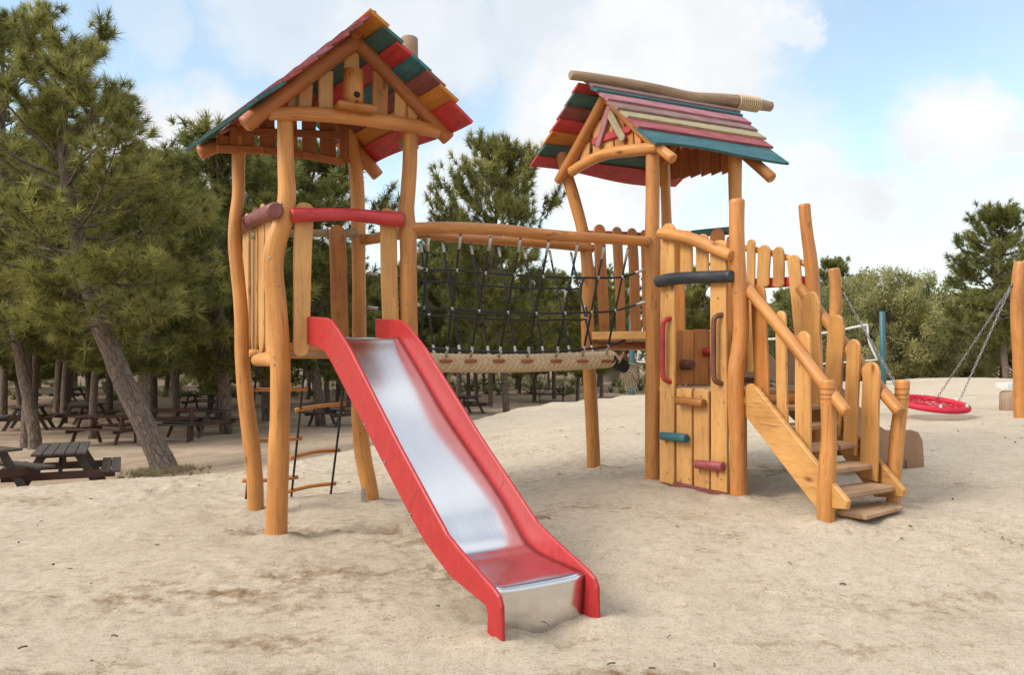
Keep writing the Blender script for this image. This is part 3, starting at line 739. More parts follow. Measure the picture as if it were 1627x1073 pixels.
    for side, cols in ((-1, left), (1, right)):
        for i, cn in enumerate(cols):
            a0, a1 = i * wd - .025, (i + 1) * wd + (.02 if i < nb - 1 else .05)
            sl = .96 if side < 0 else .86
            z0, z1 = zr - sl * a0 - .012, zr - sl * a1 + .022
            j = random.uniform(-.03, .03); f0 = -.47 - .0 * i + j; f1 = -.47 + j * .5
            tilt = .10 if side < 0 and i > 4 else 0
            P = [RT(t0 + side * a0, f0, z0), RT(t0 + side * a0, 1.72 + j, z0 + tilt), RT(t0 + side * a1, 1.74 - j, z1 + tilt), RT(t0 + side * a1, f1 + (.04 if i == 6 else 0), z1)]
            MB().quadslab(*P, .028, wav=.03 if i == 6 else .006).build('roof_board', M[cn], T)
    # ridge capping
    MB().tube([RT(t0, -.15, zr - .07), RT(t0, 1.7, zr - .07)], .05, 12).build('ridge_pole', M['darkwood'], T)
    b = RT(1.33, .62, 3.40)
    MB().tube([b, V((b.x, b.y, 3.9)), V((b.x, b.y, 4.44))], [.092, .088, .080], 16, wob=.05, resample=4).build('chimney_post', M['grey'], T)
left_tower()

# ================================================================== SLIDE
def slide():
    L0, L1 = V((-1.647, 6.44, 0)), V((-.09, 4.02, 0)); w = (L1 - L0).normalized(); s = V((-w.y, w.x, 0))
    if s.x < 0: s = -s
    W = .60
    root = thing('slide', 'steel slide with scuffed red side panels running down from the steep-roofed tower', 'slide', ((L1 + s * W / 2)).to_tuple())
    fl = Face(L0, L1, -s); fr = Face(L0 + s * (W - .02), L1 + s * (W - .02), -s)
    def prof(f, pts): return [((f.at(*p) - V((f.p.x, f.p.y, 0))).dot(w), f.at(*p).z) for p in pts]
    top = prof(fl, [(489, 503), (521, 505), (529, 510), (538, 522), (557, 552), (634, 703), (713, 849), (735, 876), (788, 936), (796, 948), (800, 965), (801, 1019)])
    bot = prof(fl, [(489, 547), (509, 552), (521, 563), (529, 577), (657, 825), (680, 865), (700, 893), (721, 919), (775, 963), (778, 978), (777, 1010)])
    zmin = min(top[-1][1], bot[-1][1])
    out = [(d, z) for d, z in bot] + [(bot[-1][0] + .01, -.12), (top[-1][0], -.12)] + top[::-1]
    for k in (0, 1):
        org = V((L0.x, L0.y, 0)) + s * (W * k - .016)
        m = MB(); m.slab(out[::-1] if False else out, w, up, s, org, .027, .008, uvswap=True)
        o = m.build('side_panel', M['panel'], root)
        qa, qb = prof(fl, [(668, 776), (653, 812)]); ya, yb = org + w * qa[0] + up * qa[1], org + w * qb[0] + up * qb[1]
        for g in (-.0015, .0265): MB().box((ya + yb) / 2 + s * (g + .001), s, (ya - yb), s.cross(ya - yb), .002, (ya - yb).length * .93, .005, .0004).build('seam', M['maroon'], o)
        for (px, py) in ((583, 630 + 45), (657, 818), (615, 735), (540, 575)):
            d, z = prof(fl, [(px, py)])[0]; q = org + w * d + up * z
            for g in (-.004, .028): MB().tube([q + s * g, q + s * (g + .004)], .009, 8).build('bolt', M['steel_dark'], o)
    bed = prof(fr, [(600, 541), (632, 539), (640, 550), (670, 600), (708, 665), (788, 783), (829, 855), (845, 874), (862, 886), (895, 901), (918, 911), (926, 917), (928, 925), (925, 985)])
    bed[0] = (bed[1][0] - .18, bed[1][1] - .0)
    P = [V((0, d, z)) for d, z in bed]; P, _ = catmull(P, [1] * len(P), 6)
    P[-1] = V((0, P[-1].y, -.1))
    na = 12; m = MB(); Vs, Fs, Us = [], [], []
    dist = 0
    for i, p in enumerate(P):
        if i: dist += (p - P[i - 1]).length
        for j in range(na + 1):
            t = j / na; dish = .0
            Vs.append(V((L0.x, L0.y, 0)) + s * (.017 + (W - .034) * t) + w * p.y + up * (p.z + .012 * (2 * t - 1) ** 4))
            Us.append((t * W, dist))
    for i in range(len(P) - 1):
        for j in range(na):
            a, b, c, d = i * (na + 1) + j, i * (na + 1) + j + 1, (i + 1) * (na + 1) + j + 1, (i + 1) * (na + 1) + j
            Fs.append((a, b, c, d))
    m.add(Vs, Fs, [[Us[i] for i in f] for f in Fs], True)
    o = m.build('slide_bed', M['steel'], root)
    so = o.modifiers.new('thickness', 'SOLIDIFY'); so.thickness = .012; so.offset = 0
    return L0, s, W
slide()

# ================================================================== ROPE LADDER
def rope_ladder():
    off = V((-.43, .9, 0)); root = thing('rope_ladder', 'wooden-runged rope ladder hanging under the steep-roofed tower', 'rope ladder', (B_ + V((.5, .3, 0))).to_tuple())
    tops = [B_ + vv * t + V((0, 0, 1.42)) for t in (.02, .46, .86)]
    bots = [p + off * .62 - vv * .02 - V((0, 0, 1.50)) for p in tops]
    for a, b in zip(tops, bots):
        m = a.lerp(b, .5) + V((0, 0, -.02)); MB().tube([a, m, b], .0115, 8, resample=5).build('rope', M['rubber'], root)
    for k, fr in ((0, (.20, .53, .80)), (1, (.34, .66, .90))):
        for f in fr:
            a, b = tops[k].lerp(bots[k], f), tops[k + 1].lerp(bots[k + 1], f); e = (b - a).normalized() * .045
            if k == 1: b = b + V((0, 0, .05))
            md = (a + b) / 2 + V((0, 0, random.uniform(-.015, .02)))
            MB().tube([a - e, md, b + e], [.021, .019, .021], 10, wob=.08, resample=4).build('rung', M['rail'], root)
rope_ladder()

# ================================================================== RIGHT TOWER
def right_tower():
    T = thing('playground_tower', 'wooden play tower with striped painted roof and thick ridge log, beside the stairs', 'play tower', ((F + H2) / 2).to_tuple())
    log_post([(891, 243, 19), (898, 270, 19), (912, 315, 19), (924, 360, 19), (931, 400, 19), (935, 450, 20), (933, 500, 20), (935, 560, 21), (939, 640, 21), (942, 700, 21), (943, 743, 21)], G.y, 'log', T)
    log_post([(1037, 243, 22), (1037, 300, 22), (1036, 380, 23), (1037, 470, 24), (1038, 560, 24), (1038, 640, 26), (1037, 700, 24), (1037, 765, 24)], F.y, 'log', T, bolts=[(1040, 380), (1032, 392)])
    log_post([(1168, 246, 22), (1168, 310, 21), (1172, 380, 21), (1174, 450, 21), (1176, 560, 21), (1176, 760, 22)], H1.y, 'log', T)
    log_post([(1056, 252, 16), (1058, 320, 16), (1060, 400, 17), (1062, 500, 17), (1062, 725, 18)], H2.y, 'log', T)
    zd = 1.65; d = MB()
    for i in range(9):
        t = (i + .5) / 9; a, b = F.lerp(G, t), H1.lerp(H2, t); m = (a + b) / 2
        d.box(V((m.x, m.y, zd - .02)), vv, vv.cross(up), up, (b - a).length - .03, .118, .04)
    d.build('deck', M['tread'], T)
    fg, gh, hh = Face(F, G, V((-1, -.4, 0))), Face(G, H2, V((-.4, 1, 0))), Face(H2, H1, V((1, .4, 0)))
    fh = Face(F, H1, V((.4, -1, 0)))
    face_board(fg, (943, 534), (1032, 533), 13, .05, 'board', T, 'deck_beam', .0, r0=0, r1=0)
    a = face = None
    for p, q in ((G, H2), (H2, H1), (F, H1)):
        a, b = p + up * (1.56 - p.z), q + up * (1.56 - q.z)
        MB().tube([a, (a + b) / 2, b], .05, 12, wob=.05, resample=4).build('deck_beam', M['log'], T)
    face_board(fg, (953, 552), (952, 357), 16, .03, 'rail', T, off=-.0, r0=.4) if False else None
    for x0, x1, y1, y0, w, wt in ((962, 953, 356, 549, 15, 18), (989, 981, 360, 553, 13, 15), (1013, 1005, 362, 553, 16, 15), (1030, 1025, 365, 553, 12, 12), (1051, 1049, 366, 553, 12, 13)):
        face_board(gh, (x0, y0), (x1, y1), w, .03, 'rail', T, off=-.06, r0=.5, r1=.5, wav=.06, wtop=wt)  # seen from inside: darker wood carries the shade on these pickets
    face_log(gh, [(934, 372, 12), (985, 374, 13), (1060, 378, 12)], 'rose', T, 'top_rail', .02, 'dark red painted top rail')
    for x0, x1, y1, y0, w in ((1080, 1077, 372, 540, 13), (1139, 1138, 363, 540, 21), (1158, 1158, 375, 540, 9)):
        face_board(hh, (x0, y0), (x1, y1), w, .03, 'rail', T, off=-.06, r0=.4, r1=.35, wav=.03)  # inner side gets less light, put into the colour by darker wood
    face_log(hh, [(1060, 378, 11), (1110, 371, 12), (1168, 366, 13)], 'green', T, 'top_rail', .02, 'dark green painted top rail')
    # riser wall between the two decks with its climbing pegs
    for x0, w in ((1076, 13), (1090, 20), (1112, 22), (1134, 20), (1152, 14)):
        face_board(fh, (x0, 612), (x0, 525 + random.uniform(-2, 2)), w, .03, 'rail', T, 'riser_board', .03, r1=.05)
    for (px, py, mat, rr) in ((1083, 580, 'brown', .055), (1118, 560, 'red', .048)):
        c = fh.at(px, py, .03); MB().tube([c, c + fh.n * .16], [rr, rr * .95], 14, wob=.04).build('peg', M[mat], T)
    # gable facing the bridge
    Gp = V((.583, 9.04, 0)); gf = Face(F, Gp, V((-1, -.5, 0)))
    Mid = (V((F.x, F.y, 0)) + Gp) / 2
    face_log(gf, [(908, 273, 17), (935, 256, 18), (965, 244, 19), (1005, 239, 20), (1045, 234, 18)], 'log', T, 'tie_beam', .05)
    face_log(gf, [(887, 288, 15), (905, 258, 18), (935, 203, 18), (962, 152, 18)], 'rail', T, 'rafter', .05)
    face_log(gf, [(962, 152, 18), (1005, 197, 16), (1042, 231, 16), (1069, 252, 17)], 'rail', T, 'rafter', .03)
    for xb, yb, xt, yt, w, m in ((930, 262, 932, 228, 14, 'board'), (950, 252, 951, 192, 13, 'board'), (968, 246, 966, 168, 17, 'board'), (988, 243, 983, 166, 16, 'rail'), (1004, 238, 1001, 186, 10, 'rail'), (1016, 236, 1014, 198, 10, 'rail'), (1030, 234, 1029, 213, 8, 'rail')):
        face_board(gf, (xb, yb), (xt, yt), w, .024, m, T, 'gable_board', .0, r1=0)
    face_board(gf, (942, 226), (1004, 204), 12, .024, 'red', T, 'emblem_board', .03, r0=.4, r1=.4)
    face_board(gf, (950, 234), (970, 167), 8, .022, 'pink', T, 'emblem_board', .056, r0=.3, r1=.3)
    face_board(gf, (968, 178), (992, 223), 9, .022, 'olive', T, 'emblem_board', .056, r0=.3, r1=.3)
    # rear gable apron between the two back posts
    for i, x in enumerate((1073, 1088, 1104, 1121, 1137, 1154)):
        face_board(hh, (x, 284 - 2.2 * i + .2 * (i - 2.5) ** 2), (x - 2, 236), 15, .024, 'darkwood', T, 'gable_board', -.03, r1=0)
    # roof
    u2, v2 = V((.62, -.785, 0)), V((.90, .435, 0)).normalized()
    def RT(e, s_, z): return V((Mid.x, Mid.y, 0)) + u2 * e + v2 * s_ + V((0, 0, z))
    zr = 4.385; nb = 7; wd = .86 / nb
    front = ['mauve', 'teal', 'pink', 'mauve', 'olive', 'rose', 'teal']; rear = ['red', 'green', 'maroon', 'red', 'under', 'green', 'red']
    hw = [-.03, .10, .16, .29, .41, .53, .67, .88]
    for side, cols in ((1, front), (-1, rear)):
        for i, cn in enumerate(cols):
            if side > 0: a0, a1 = hw[i] - (.02 if i else 0), hw[i + 1] + .012
            else: a0, a1 = i * wd * .97 + (.02 if i == 0 else -.02), (i + 1) * wd * .97 + .02
            sl = .98 if side > 0 else .95; z0, z1 = zr - sl * a0 - .010, zr - sl * a1 + .026
            j = random.uniform(-.02, .02); s0 = (-.24 + .11 * i / nb) if side > 0 else -.30 - (.02 * i / nb); s1 = 1.80 - (.26 * a1 if side > 0 else .04) + j
            P = [RT(side * a0, s0 + j, z0), RT(side * a0, s1 + .02, z0), RT(side * a1, s1, z1), RT(side * a1, s0 + j * .5, z1)]
            MB().quadslab(*P, .028, wav=.05 if i == 6 else .006).build('roof_board', M[cn], T)
    for t, e0 in ((1.05, 1),):
        for side in (1, -1):
            e1 = .95 if side > 0 else .72
            MB().tube([RT(side * e1, t + .22, zr - .15 - .97 * e1), RT(0, t + .22, zr - .15)], [.058, .06], 14, wob=.05, resample=5).build('rafter', M['rail'], T)
    def ridge(px, py, w, f=Face(RT(0, 0, 0), RT(0, 1, 0), V((.4, -1, 0)))): p = f.at(px, py); return p, w / 2 * p.y / FPX
    rp = [ridge(*q) for q in ((907, 119, 15), (940, 123, 15), (990, 131, 15), (1050, 143, 16), (1100, 154, 17), (1150, 158, 19), (1185, 162, 20), (1224, 169, 16))]
    lg = MB().tube([p for p, r in rp], [r for p, r in rp], 16, wob=.08, resample=5).build('ridge_log', M['grey'], T)
    m = MB(); a, ra = ridge(1171, 161, 22); b, rb = ridge(1202, 166, 21)
    for k in range(11):
        c = a.lerp(b, k / 10); ax = (b - a).normalized(); n1 = ax.cross(up).normalized(); n2 = ax.cross(n1)
        m.tube([c + (n1 * math.cos(t) + n2 * math.sin(t)) * (ra * 1.02) for t in (i * math.pi / 9 for i in range(19))], .011, 6, caps=False)
    m.build('rope_wrap', M['hemp'], lg)
right_tower()

# ================================================================== CLIMBING WALL with lower deck
def climbing_wall():
    T = thing('climbing_wall', 'plank climbing wall with coloured pegs and handles between two tall posts', 'climbing wall', ((F + E) / 2).to_tuple())
    fe = Face(F, E, V((-1, -.45, 0)))
    log_post([(1171, 319, 24), (1171, 380, 24), (1174, 440, 24), (1177, 490, 25), (1176, 540, 25), (1170, 590, 26), (1169, 640, 26), (1172, 700, 26), (1174, 796, 27)], E.y, 'rail', T, bolts=[(1166, 465), (1176, 790)])
    log_post([(1278, 326, 19), (1282, 370, 19), (1290, 430, 21), (1294, 520, 21), (1297, 600, 21), (1300, 760, 21)], E2.y, 'rail', T)
    face_board(fe, (1063, 768), (1064, 355), 22, .036, 'board', T, 'plank', .02, r1=.45, wav=.03)
    face_board(fe, (1146, 781), (1145, 382), 25, .036, 'board', T, 'plank', .02, r1=.3, wav=.03)
    face_board(fe, (1090, 775), (1090, 617), 24, .032, 'board', T, 'plank', .0, r1=.06)
    face_board(fe, (1118, 779), (1117, 619), 24, .032, 'board', T, 'plank', .0, r1=.06)
    face_board(fe, (1077, 772), (1077, 622), 10, .02, 'rail', T, 'plank', -.03, r1=0)
    face_board(fe, (1104, 775), (1104, 622), 12, .02, 'rail', T, 'plank', -.03, r1=0)
    face_board(fe, (1132, 778), (1132, 622), 12, .02, 'rail', T, 'plank', -.03, r1=0)
    face_board(fe, (1093, 440), (1093, 366), 18, .03, 'board', T, 'plank', -.01, r1=.4)
    face_board(fe, (1118, 442), (1118, 372), 19, .03, 'board', T, 'plank', -.01, r1=.4)
    for px, py in ((1060, 470), (1068, 632), (1060, 752), (1141, 474), (1150, 640), (1146, 762), (1086, 628), (1095, 762), (1114, 630), (1123, 766)):
        q = fe.at(px, py, .056 if px < 1075 or px > 1135 else .032); MB().tube([q - fe.n * .01, q + fe.n * .004], .009, 10).build('bolt', M['steel_dark'], T)
    face_log(fe, [(1049, 371, 17), (1075, 374, 20), (1105, 382, 20), (1135, 395, 20), (1161, 406, 19)], 'log', T, 'top_rail', .09)
    face_log(fe, [(1046, 448, 18), (1065, 444, 20), (1105, 441, 20), (1140, 440, 20), (1162, 439, 20)], 'black', T, 'grab_bar', .09, 'black painted grab bar')
    def handle(xs, mat):
        x0, x1, ya, yb = xs
        a, b = fe.at(x1, ya, .05), fe.at(x1, yb, .05); l = fe.at(x0, ya + 16, .12); m = fe.at(x0, yb - 16, .12)
        MB().tube([a, fe.at(x0 + 3, ya + 4, .11), l, (l + m) / 2, m, fe.at(x0 + 3, yb - 4, .11), b], [.024] * 7, 12, resample=5).build('handle', M[mat], T, mat + ' painted handle')
    handle((1053, 1066, 506, 607), 'red'); handle((1134, 1148, 500, 610), 'brown')
    for x0, x1, y, mat in ((1076, 1117, 639, 'rail'), (1052, 1090, 695, 'teal'), (1106, 1148, 740, 'rose')):
        a, b = fe.at(x0, y - 2, .085), fe.at(x1, y + 2, .085)
        MB().tube([a, b], [.040, .042], 14, wob=.05, resample=3).build('peg', M[mat], T)
    p = fe.at(1090, 775, -.02); q = fe.at(1150, 786, -.02)
    MB().board(fe.at(1070, 768, -.015), fe.at(1160, 790, -.015), .07, .07, .07, fe.n, 0, 0).build('sill_board', M['maroon'], T)
    zl = 1.13; d = MB()
    for i in range(8):
        t = (i + .5) / 8; a, b = F.lerp(E, t), H1.lerp(E2, t); m = (a + b) / 2
        d.box(V((m.x, m.y, zl - .02)), vv, vv.cross(up), up, (b - a).length - .02, .128, .045)
    d.build('lower_deck', M['tread'], T)
    for p, q in ((E, E2), (H1, E2)):
        a, b = p + up * (1.04 - p.z), q + up * (1.04 - q.z)
        MB().tube([a, (a + b) / 2, b], .052, 12, wob=.05, resample=4).build('deck_beam', M['log'], T)
    he = Face(H1, E2, V((1, .4, 0)))
    for x0, y0, x1, y1, w in ((1190, 592, 1192, 380, 12), (1211, 457, 1213, 389, 19), (1236, 457, 1235, 392, 17), (1274, 560, 1258, 405, 19)):
        face_board(he, (x0, y0), (x1, y1), w, .03, 'board', T, 'picket', -.07, r0=.2, r1=.45, wav=.03)
    face_log(he, [(1170, 392, 10), (1225, 402, 10), (1285, 421, 10)], 'log', T, 'top_rail', .0)
    face_board(he, (1170, 452), (1288, 446), 16, .04, 'red', T, 'lintel', -.03, r0=0, r1=0)
climbing_wall()

# ================================================================== STAIRS
def stairs():
    N1, N2 = V((2.36, 5.95, .28)), V((3.07, 6.35, .30))
    T = thing('wooden_stairs', 'wooden stairs with log handrails and tall pickets leading up from the sand', 'stairs', ((N1 + N2) / 2).to_tuple())
    n1 = log_post([(1315, 606, 22), (1316, 640, 23), (1317, 690, 24), (1315, 740, 27), (1312, 812, 28)], N1.y, 'log', T, 'newel_post')
    n2 = log_post([(1434, 606, 22), (1432, 640, 21), (1426, 690, 22), (1422, 740, 22), (1419, 793, 21)], N2.y + .11, 'log', T, 'newel_post')
    for post, x, Y in ((n1, 1315, N1.y), (n2, 1433, N2.y + .11)):
        for k, yy in enumerate((618, 627, 634)):
            c = at_depth(x - k * .4 * (x > 1400), yy, Y)
            MB().tube([c - up * .003, c + up * .003], 11.7 * Y / FPX, 18, caps=False).build('groove', M['darkwood'], post)
    Tl = V((2.05, 6.93, 0)); fl = Face(Tl, N1, V((-1, -.35, 0)))
    Tr = V((2.74, 7.33, 0)); fr = Face(Tr, V((3.00, 6.35, 0)), V((-1, -.35, 0)))
    d0 = fl.d
    def prof(f, pts): return [((f.at(*p) - f.p).dot(f.d), f.at(*p).z) for p in pts]
    o1 = prof(fl, [(1186, 614), (1194, 610), (1203, 615), (1303, 740), (1350, 797), (1347, 810), (1300, 808), (1186, 660)])
    for f in (fl, fr):
        if f is fr:
            dz = N2.z - N1.z
            oo = [(d * .95, z + dz * .5) for d, z in o1]
        else: oo = o1
        MB().slab(oo[::-1], f.d, up, f.n, V((f.p.x, f.p.y, 0)) - f.n * .022, .045, .008, uvswap=True).build('stringer', M['board'], T)
    # treads
    Lx = (V((N1.x, N1.y, 0)) - Tl).length
    wdir = (Tr - Tl).normalized(); wl = (Tr - Tl).length
    for i in range(5):
        t = (i + .75) / 5.0
        a = Tl.lerp(V((N1.x, N1.y, 0)), t) + fl.n * -.03; b = Tr.lerp(V((3.00, 6.35, 0)), t) + fl.n * .03
        z = 1.13 - (i + 1) * (1.13 - .30) / 5.6; m = (a + b) / 2; X = (b - a).normalized()
        MB().box(V((m.x, m.y, z)), X, up.cross(X), up, (b - a).length - .03, .25, .048, .01).build('tread', M['tread'], T)
    a = fl.at(1352, 806, -.05); b = fr.at(1424, 793, .02); X = (b - a); X.z = 0; X.normalize(); m = (a + b) / 2
    MB().box(V((m.x, m.y + .06, .25)), X, up.cross(X), up, .58, .22, .04, .01).build('tread', M['tread'], T)
    # pickets
    for x0, y0, x1, y1, w, mt in ((1214, 640, 1207, 452, 22, 'rail'), (1247, 690, 1243, 494, 16, 'board'), (1279, 725, 1279, 526, 24, 'board')):
        face_board(fl, (x0, y0), (x1, y1), w, .03, mt, T, off=-.115, r1=.5, wav=.02)
    for x0, y0, x1, y1, w in ((1297, 650, 1290, 463, 26), (1324, 690, 1332, 500, 25), (1353, 722, 1360, 539, 20), (1383, 762, 1388, 575, 26)):
        face_board(fr, (x0, y0), (x1, y1), w, .03, 'board', T, off=.05, r1=.5, wav=.02)
    face_log(fl, [(1186, 456, 19), (1220, 498, 19), (1268, 557, 20), (1305, 605, 20), (1345, 655, 19)], 'log', T, 'handrail', -.03)
    face_log(fr, [(1272, 458, 17), (1320, 519, 18), (1375, 590, 20), (1430, 655, 20)], 'log', T, 'handrail', .0)
stairs()

# ================================================================== BROWN SLIDE behind the stairs
def back_slide():
    s0 = V((2.62, 7.94, 1.13)); w = V((.92, .385, 0)).normalized(); s = V((-w.y, w.x, 0))
    s0 = s0 - w * .19
    T = thing('slide', 'short brown-sided slide behind the stairs, its foot in the sand', 'slide', (s0 + w * 1.9).to_tuple()[:2] + (.3,))
    top = [(0, 1.50), (.22, 1.50), (.32, 1.42), (1.20, .66), (1.35, .585), (1.70, .575), (1.80, .55), (1.86, .46), (1.88, .20)]
    bot = [(0, 1.06), (.22, 1.06), (1.10, .35), (1.28, .26), (1.62, .26), (1.64, .12)]
    out = [(d, z) for d, z in bot] + [(1.64, .1), (1.88, .1)] + top[::-1]
    for k in (0, 1):
        MB().slab(out, w, up, s, V((s0.x, s0.y, .10)) + s * (-.30 + .6 * k), .03, .008).build('side_panel', M['slidebrown'], T)
    P = [(0, 1.13), (.2, 1.13), (.3, 1.08), (1.15, .40), (1.3, .34), (1.6, .33), (1.63, .30), (1.63, .15)]
    m = MB(); Vs = []; Fs = []
    for d, z in P:
        for e in (-.28, .31): Vs.append(V((s0.x, s0.y, .10)) + w * d + s * e + up * z)
    for i in range(len(P) - 1): Fs.append((2 * i, 2 * i + 1, 2 * i + 3, 2 * i + 2))
    m.add(Vs, Fs, [[(0, i), (.6, i), (.6, i + 1), (0, i + 1)] for i in range(len(Fs))], False)
    o = m.build('slide_bed', M['steel'], T); md = o.modifiers.new('thickness', 'SOLIDIFY'); md.thickness = .012
back_slide()

# ================================================================== ROPE BRIDGE
def bridge():
    near = Face(D, F, V((1, -1, 0))); far = Face(C, G, V((-1, 1, 0)))
    B0, B1 = V((-1.135, 7.335, 0)), V((1.16, 8.51, 0)); mid = Face(B0, B1, V((1, -1, 0)))
    T = thing('rope_bridge', 'rope net bridge with thick braided walkway between the two towers', 'rope bridge', ((B0 + B1) / 2).to_tuple())
    face_log(near, [(652, 363, 19), (720, 362, 20), (800, 366, 19), (890, 375, 18), (960, 379, 17), (1030, 384, 16)], 'rail', T, 'rail_log', .02)
    face_log(far, [(572, 380, 15), (660, 373, 14), (720, 378, 14), (800, 383, 14), (880, 389, 14), (941, 395, 14)], 'rail', T, 'rail_log', .0)
    def rope(pts, res=4, r=.0112): return MB().tube(pts, r, 7, resample=res).build('net_rope', M['rubber'], T)
    def sleeve(o, a, b, r=.0145): MB().tube([a, b], r, 9).build('rope_sleeve', M['alu'], o)
    def knot(mb, p): mb.tube([p - up * .012, p + up * .012], .0135, 8)
    nt = [(681, 376), (732, 373), (780, 376), (827, 379), (872, 383), (918, 387), (960, 391), (998, 394)]
    nb = [(667, 566), (709, 566), (748, 566), (793, 566), (838, 566), (884, 565), (926, 564), (964, 562)]
    ftp = [(668, 384), (703, 384), (748, 388), (792, 392), (833, 396), (873, 398), (907, 401)]
    fb = [(690, 564), (731, 564), (777, 565), (820, 565), (864, 565), (906, 564), (943, 563)]
    def net(tops, bots, ft, offb, frs, ends, sag):
        R_ = []
        for i, (t, b) in enumerate(zip(tops, bots)):
            p, q = ft.at(*t, .02), mid.at(*b, offb); o = rope([p, q], 0); d = (q - p).normalized()
            sleeve(o, p + d * .01, p + d * .13); sleeve(o, q - d * .10, q + d * .01); R_.append((p, q, o))
        for k, fr in enumerate(frs):
            pts = []
            n = len(R_)
            for i, (p, q, o) in enumerate(R_):
                s_ = sag * math.sin(math.pi * (i + .5) / n); pts.append(p.lerp(q, fr) - up * s_)
            e0, e1 = ends[k]
            full = ([e0] if e0 else []) + pts + ([e1] if e1 else [])
            o = rope(full, 4)
            if e0: sleeve(o, e0, e0 + (pts[0] - e0).normalized() * .11)
            if e1: sleeve(o, e1, e1 + (pts[-1] - e1).normalized() * .11)
            for p in pts:
                kb = MB(); knot(kb, p); kb.build('rope_joiner', M['alu'], o)
    net(nt, nb, near, .085, (.255, .57, .92), [(at_depth(662, 424, D.y), at_depth(1026, 428, F.y)), (at_depth(662, 483, D.y), at_depth(1028, 479, F.y)), (None, at_depth(1004, 536, 8.6))], .05)
    net(ftp, fb, far, -.05, (.36, .66, .94), [(at_depth(583, 434, C.y), at_depth(928, 438, G.y)), (at_depth(584, 488, C.y), at_depth(930, 484, G.y)), (None, None)], .03)
    # braided walkway: three fat strands plaited
    a, b = mid.at(640, 575), mid.at(972, 571); ax = (b - a).normalized(); sd = ax.cross(up).normalized(); L = (b - a).length
    m = MB(); n = int(L / .058)
    for sg in (1, -1):
        for fb in (1, -1):
            for i in range(n + 1):
                c0 = a.lerp(b, (i + .5 * (sg < 0)) / n); pts, rad = [], []
                for q in range(7):
                    t = q / 6; ph = R(-16 + 122 * t); x_ = c0 - ax * (.085 * t - .04) - up * .03 * math.sin(math.pi * i / n)
                    pts.append(x_ + up * (sg * .064 * math.sin(ph)) + sd * (fb * .056 * math.cos(ph))); rad.append(.026 + .007 * math.sin(math.pi * t))
                m.tube(pts, rad, 8, uvo=(i * .1, 0))
    m.tube([a - up * .01, a.lerp(b, .5) - up * .03, b], .045, 10)
    m.build('braided_rope', M['hemp'], T)
    for x, y in nb[1:]:
        c = mid.at(x, 574, .098); MB().tube([c - ax * .058, c, c + ax * .058], [.014, .019, .015], 10, wob=.1, resample=2).build('toggle', M['darkwood'], T)
    e0, e1 = mid.at(969, 571), mid.at(994, 584)
    MB().tube([e0, e0.lerp(e1, .5), e1], [.088, .078, .066], 16, wob=.08, resample=4).build('wrapped_end', M['tape'], T)
    m = MB(); dr = (e1 - e0).normalized()
    rng = random.Random(3)
    for i in range(230):
        side = (sd * rng.uniform(-1, 1) + V((0, 0, 1)) * rng.uniform(-1, 1)) * .05
        p = e1 + side; l = rng.uniform(.10, .24); sp = dr * rng.uniform(.15, 1.0) + side * 5 + V((rng.uniform(-.3, .3), rng.uniform(-.3, .3), rng.uniform(-1.2, .1)))
        sp.normalize(); q = p + sp * l * .5; r = q + (sp + V((0, 0, -.9))).normalized() * l * .5
        m.tube([p, q, r], [.005, .005, .003], 4, caps=False)
    m.build('frayed_tuft', M['fibre'], T)
bridge()

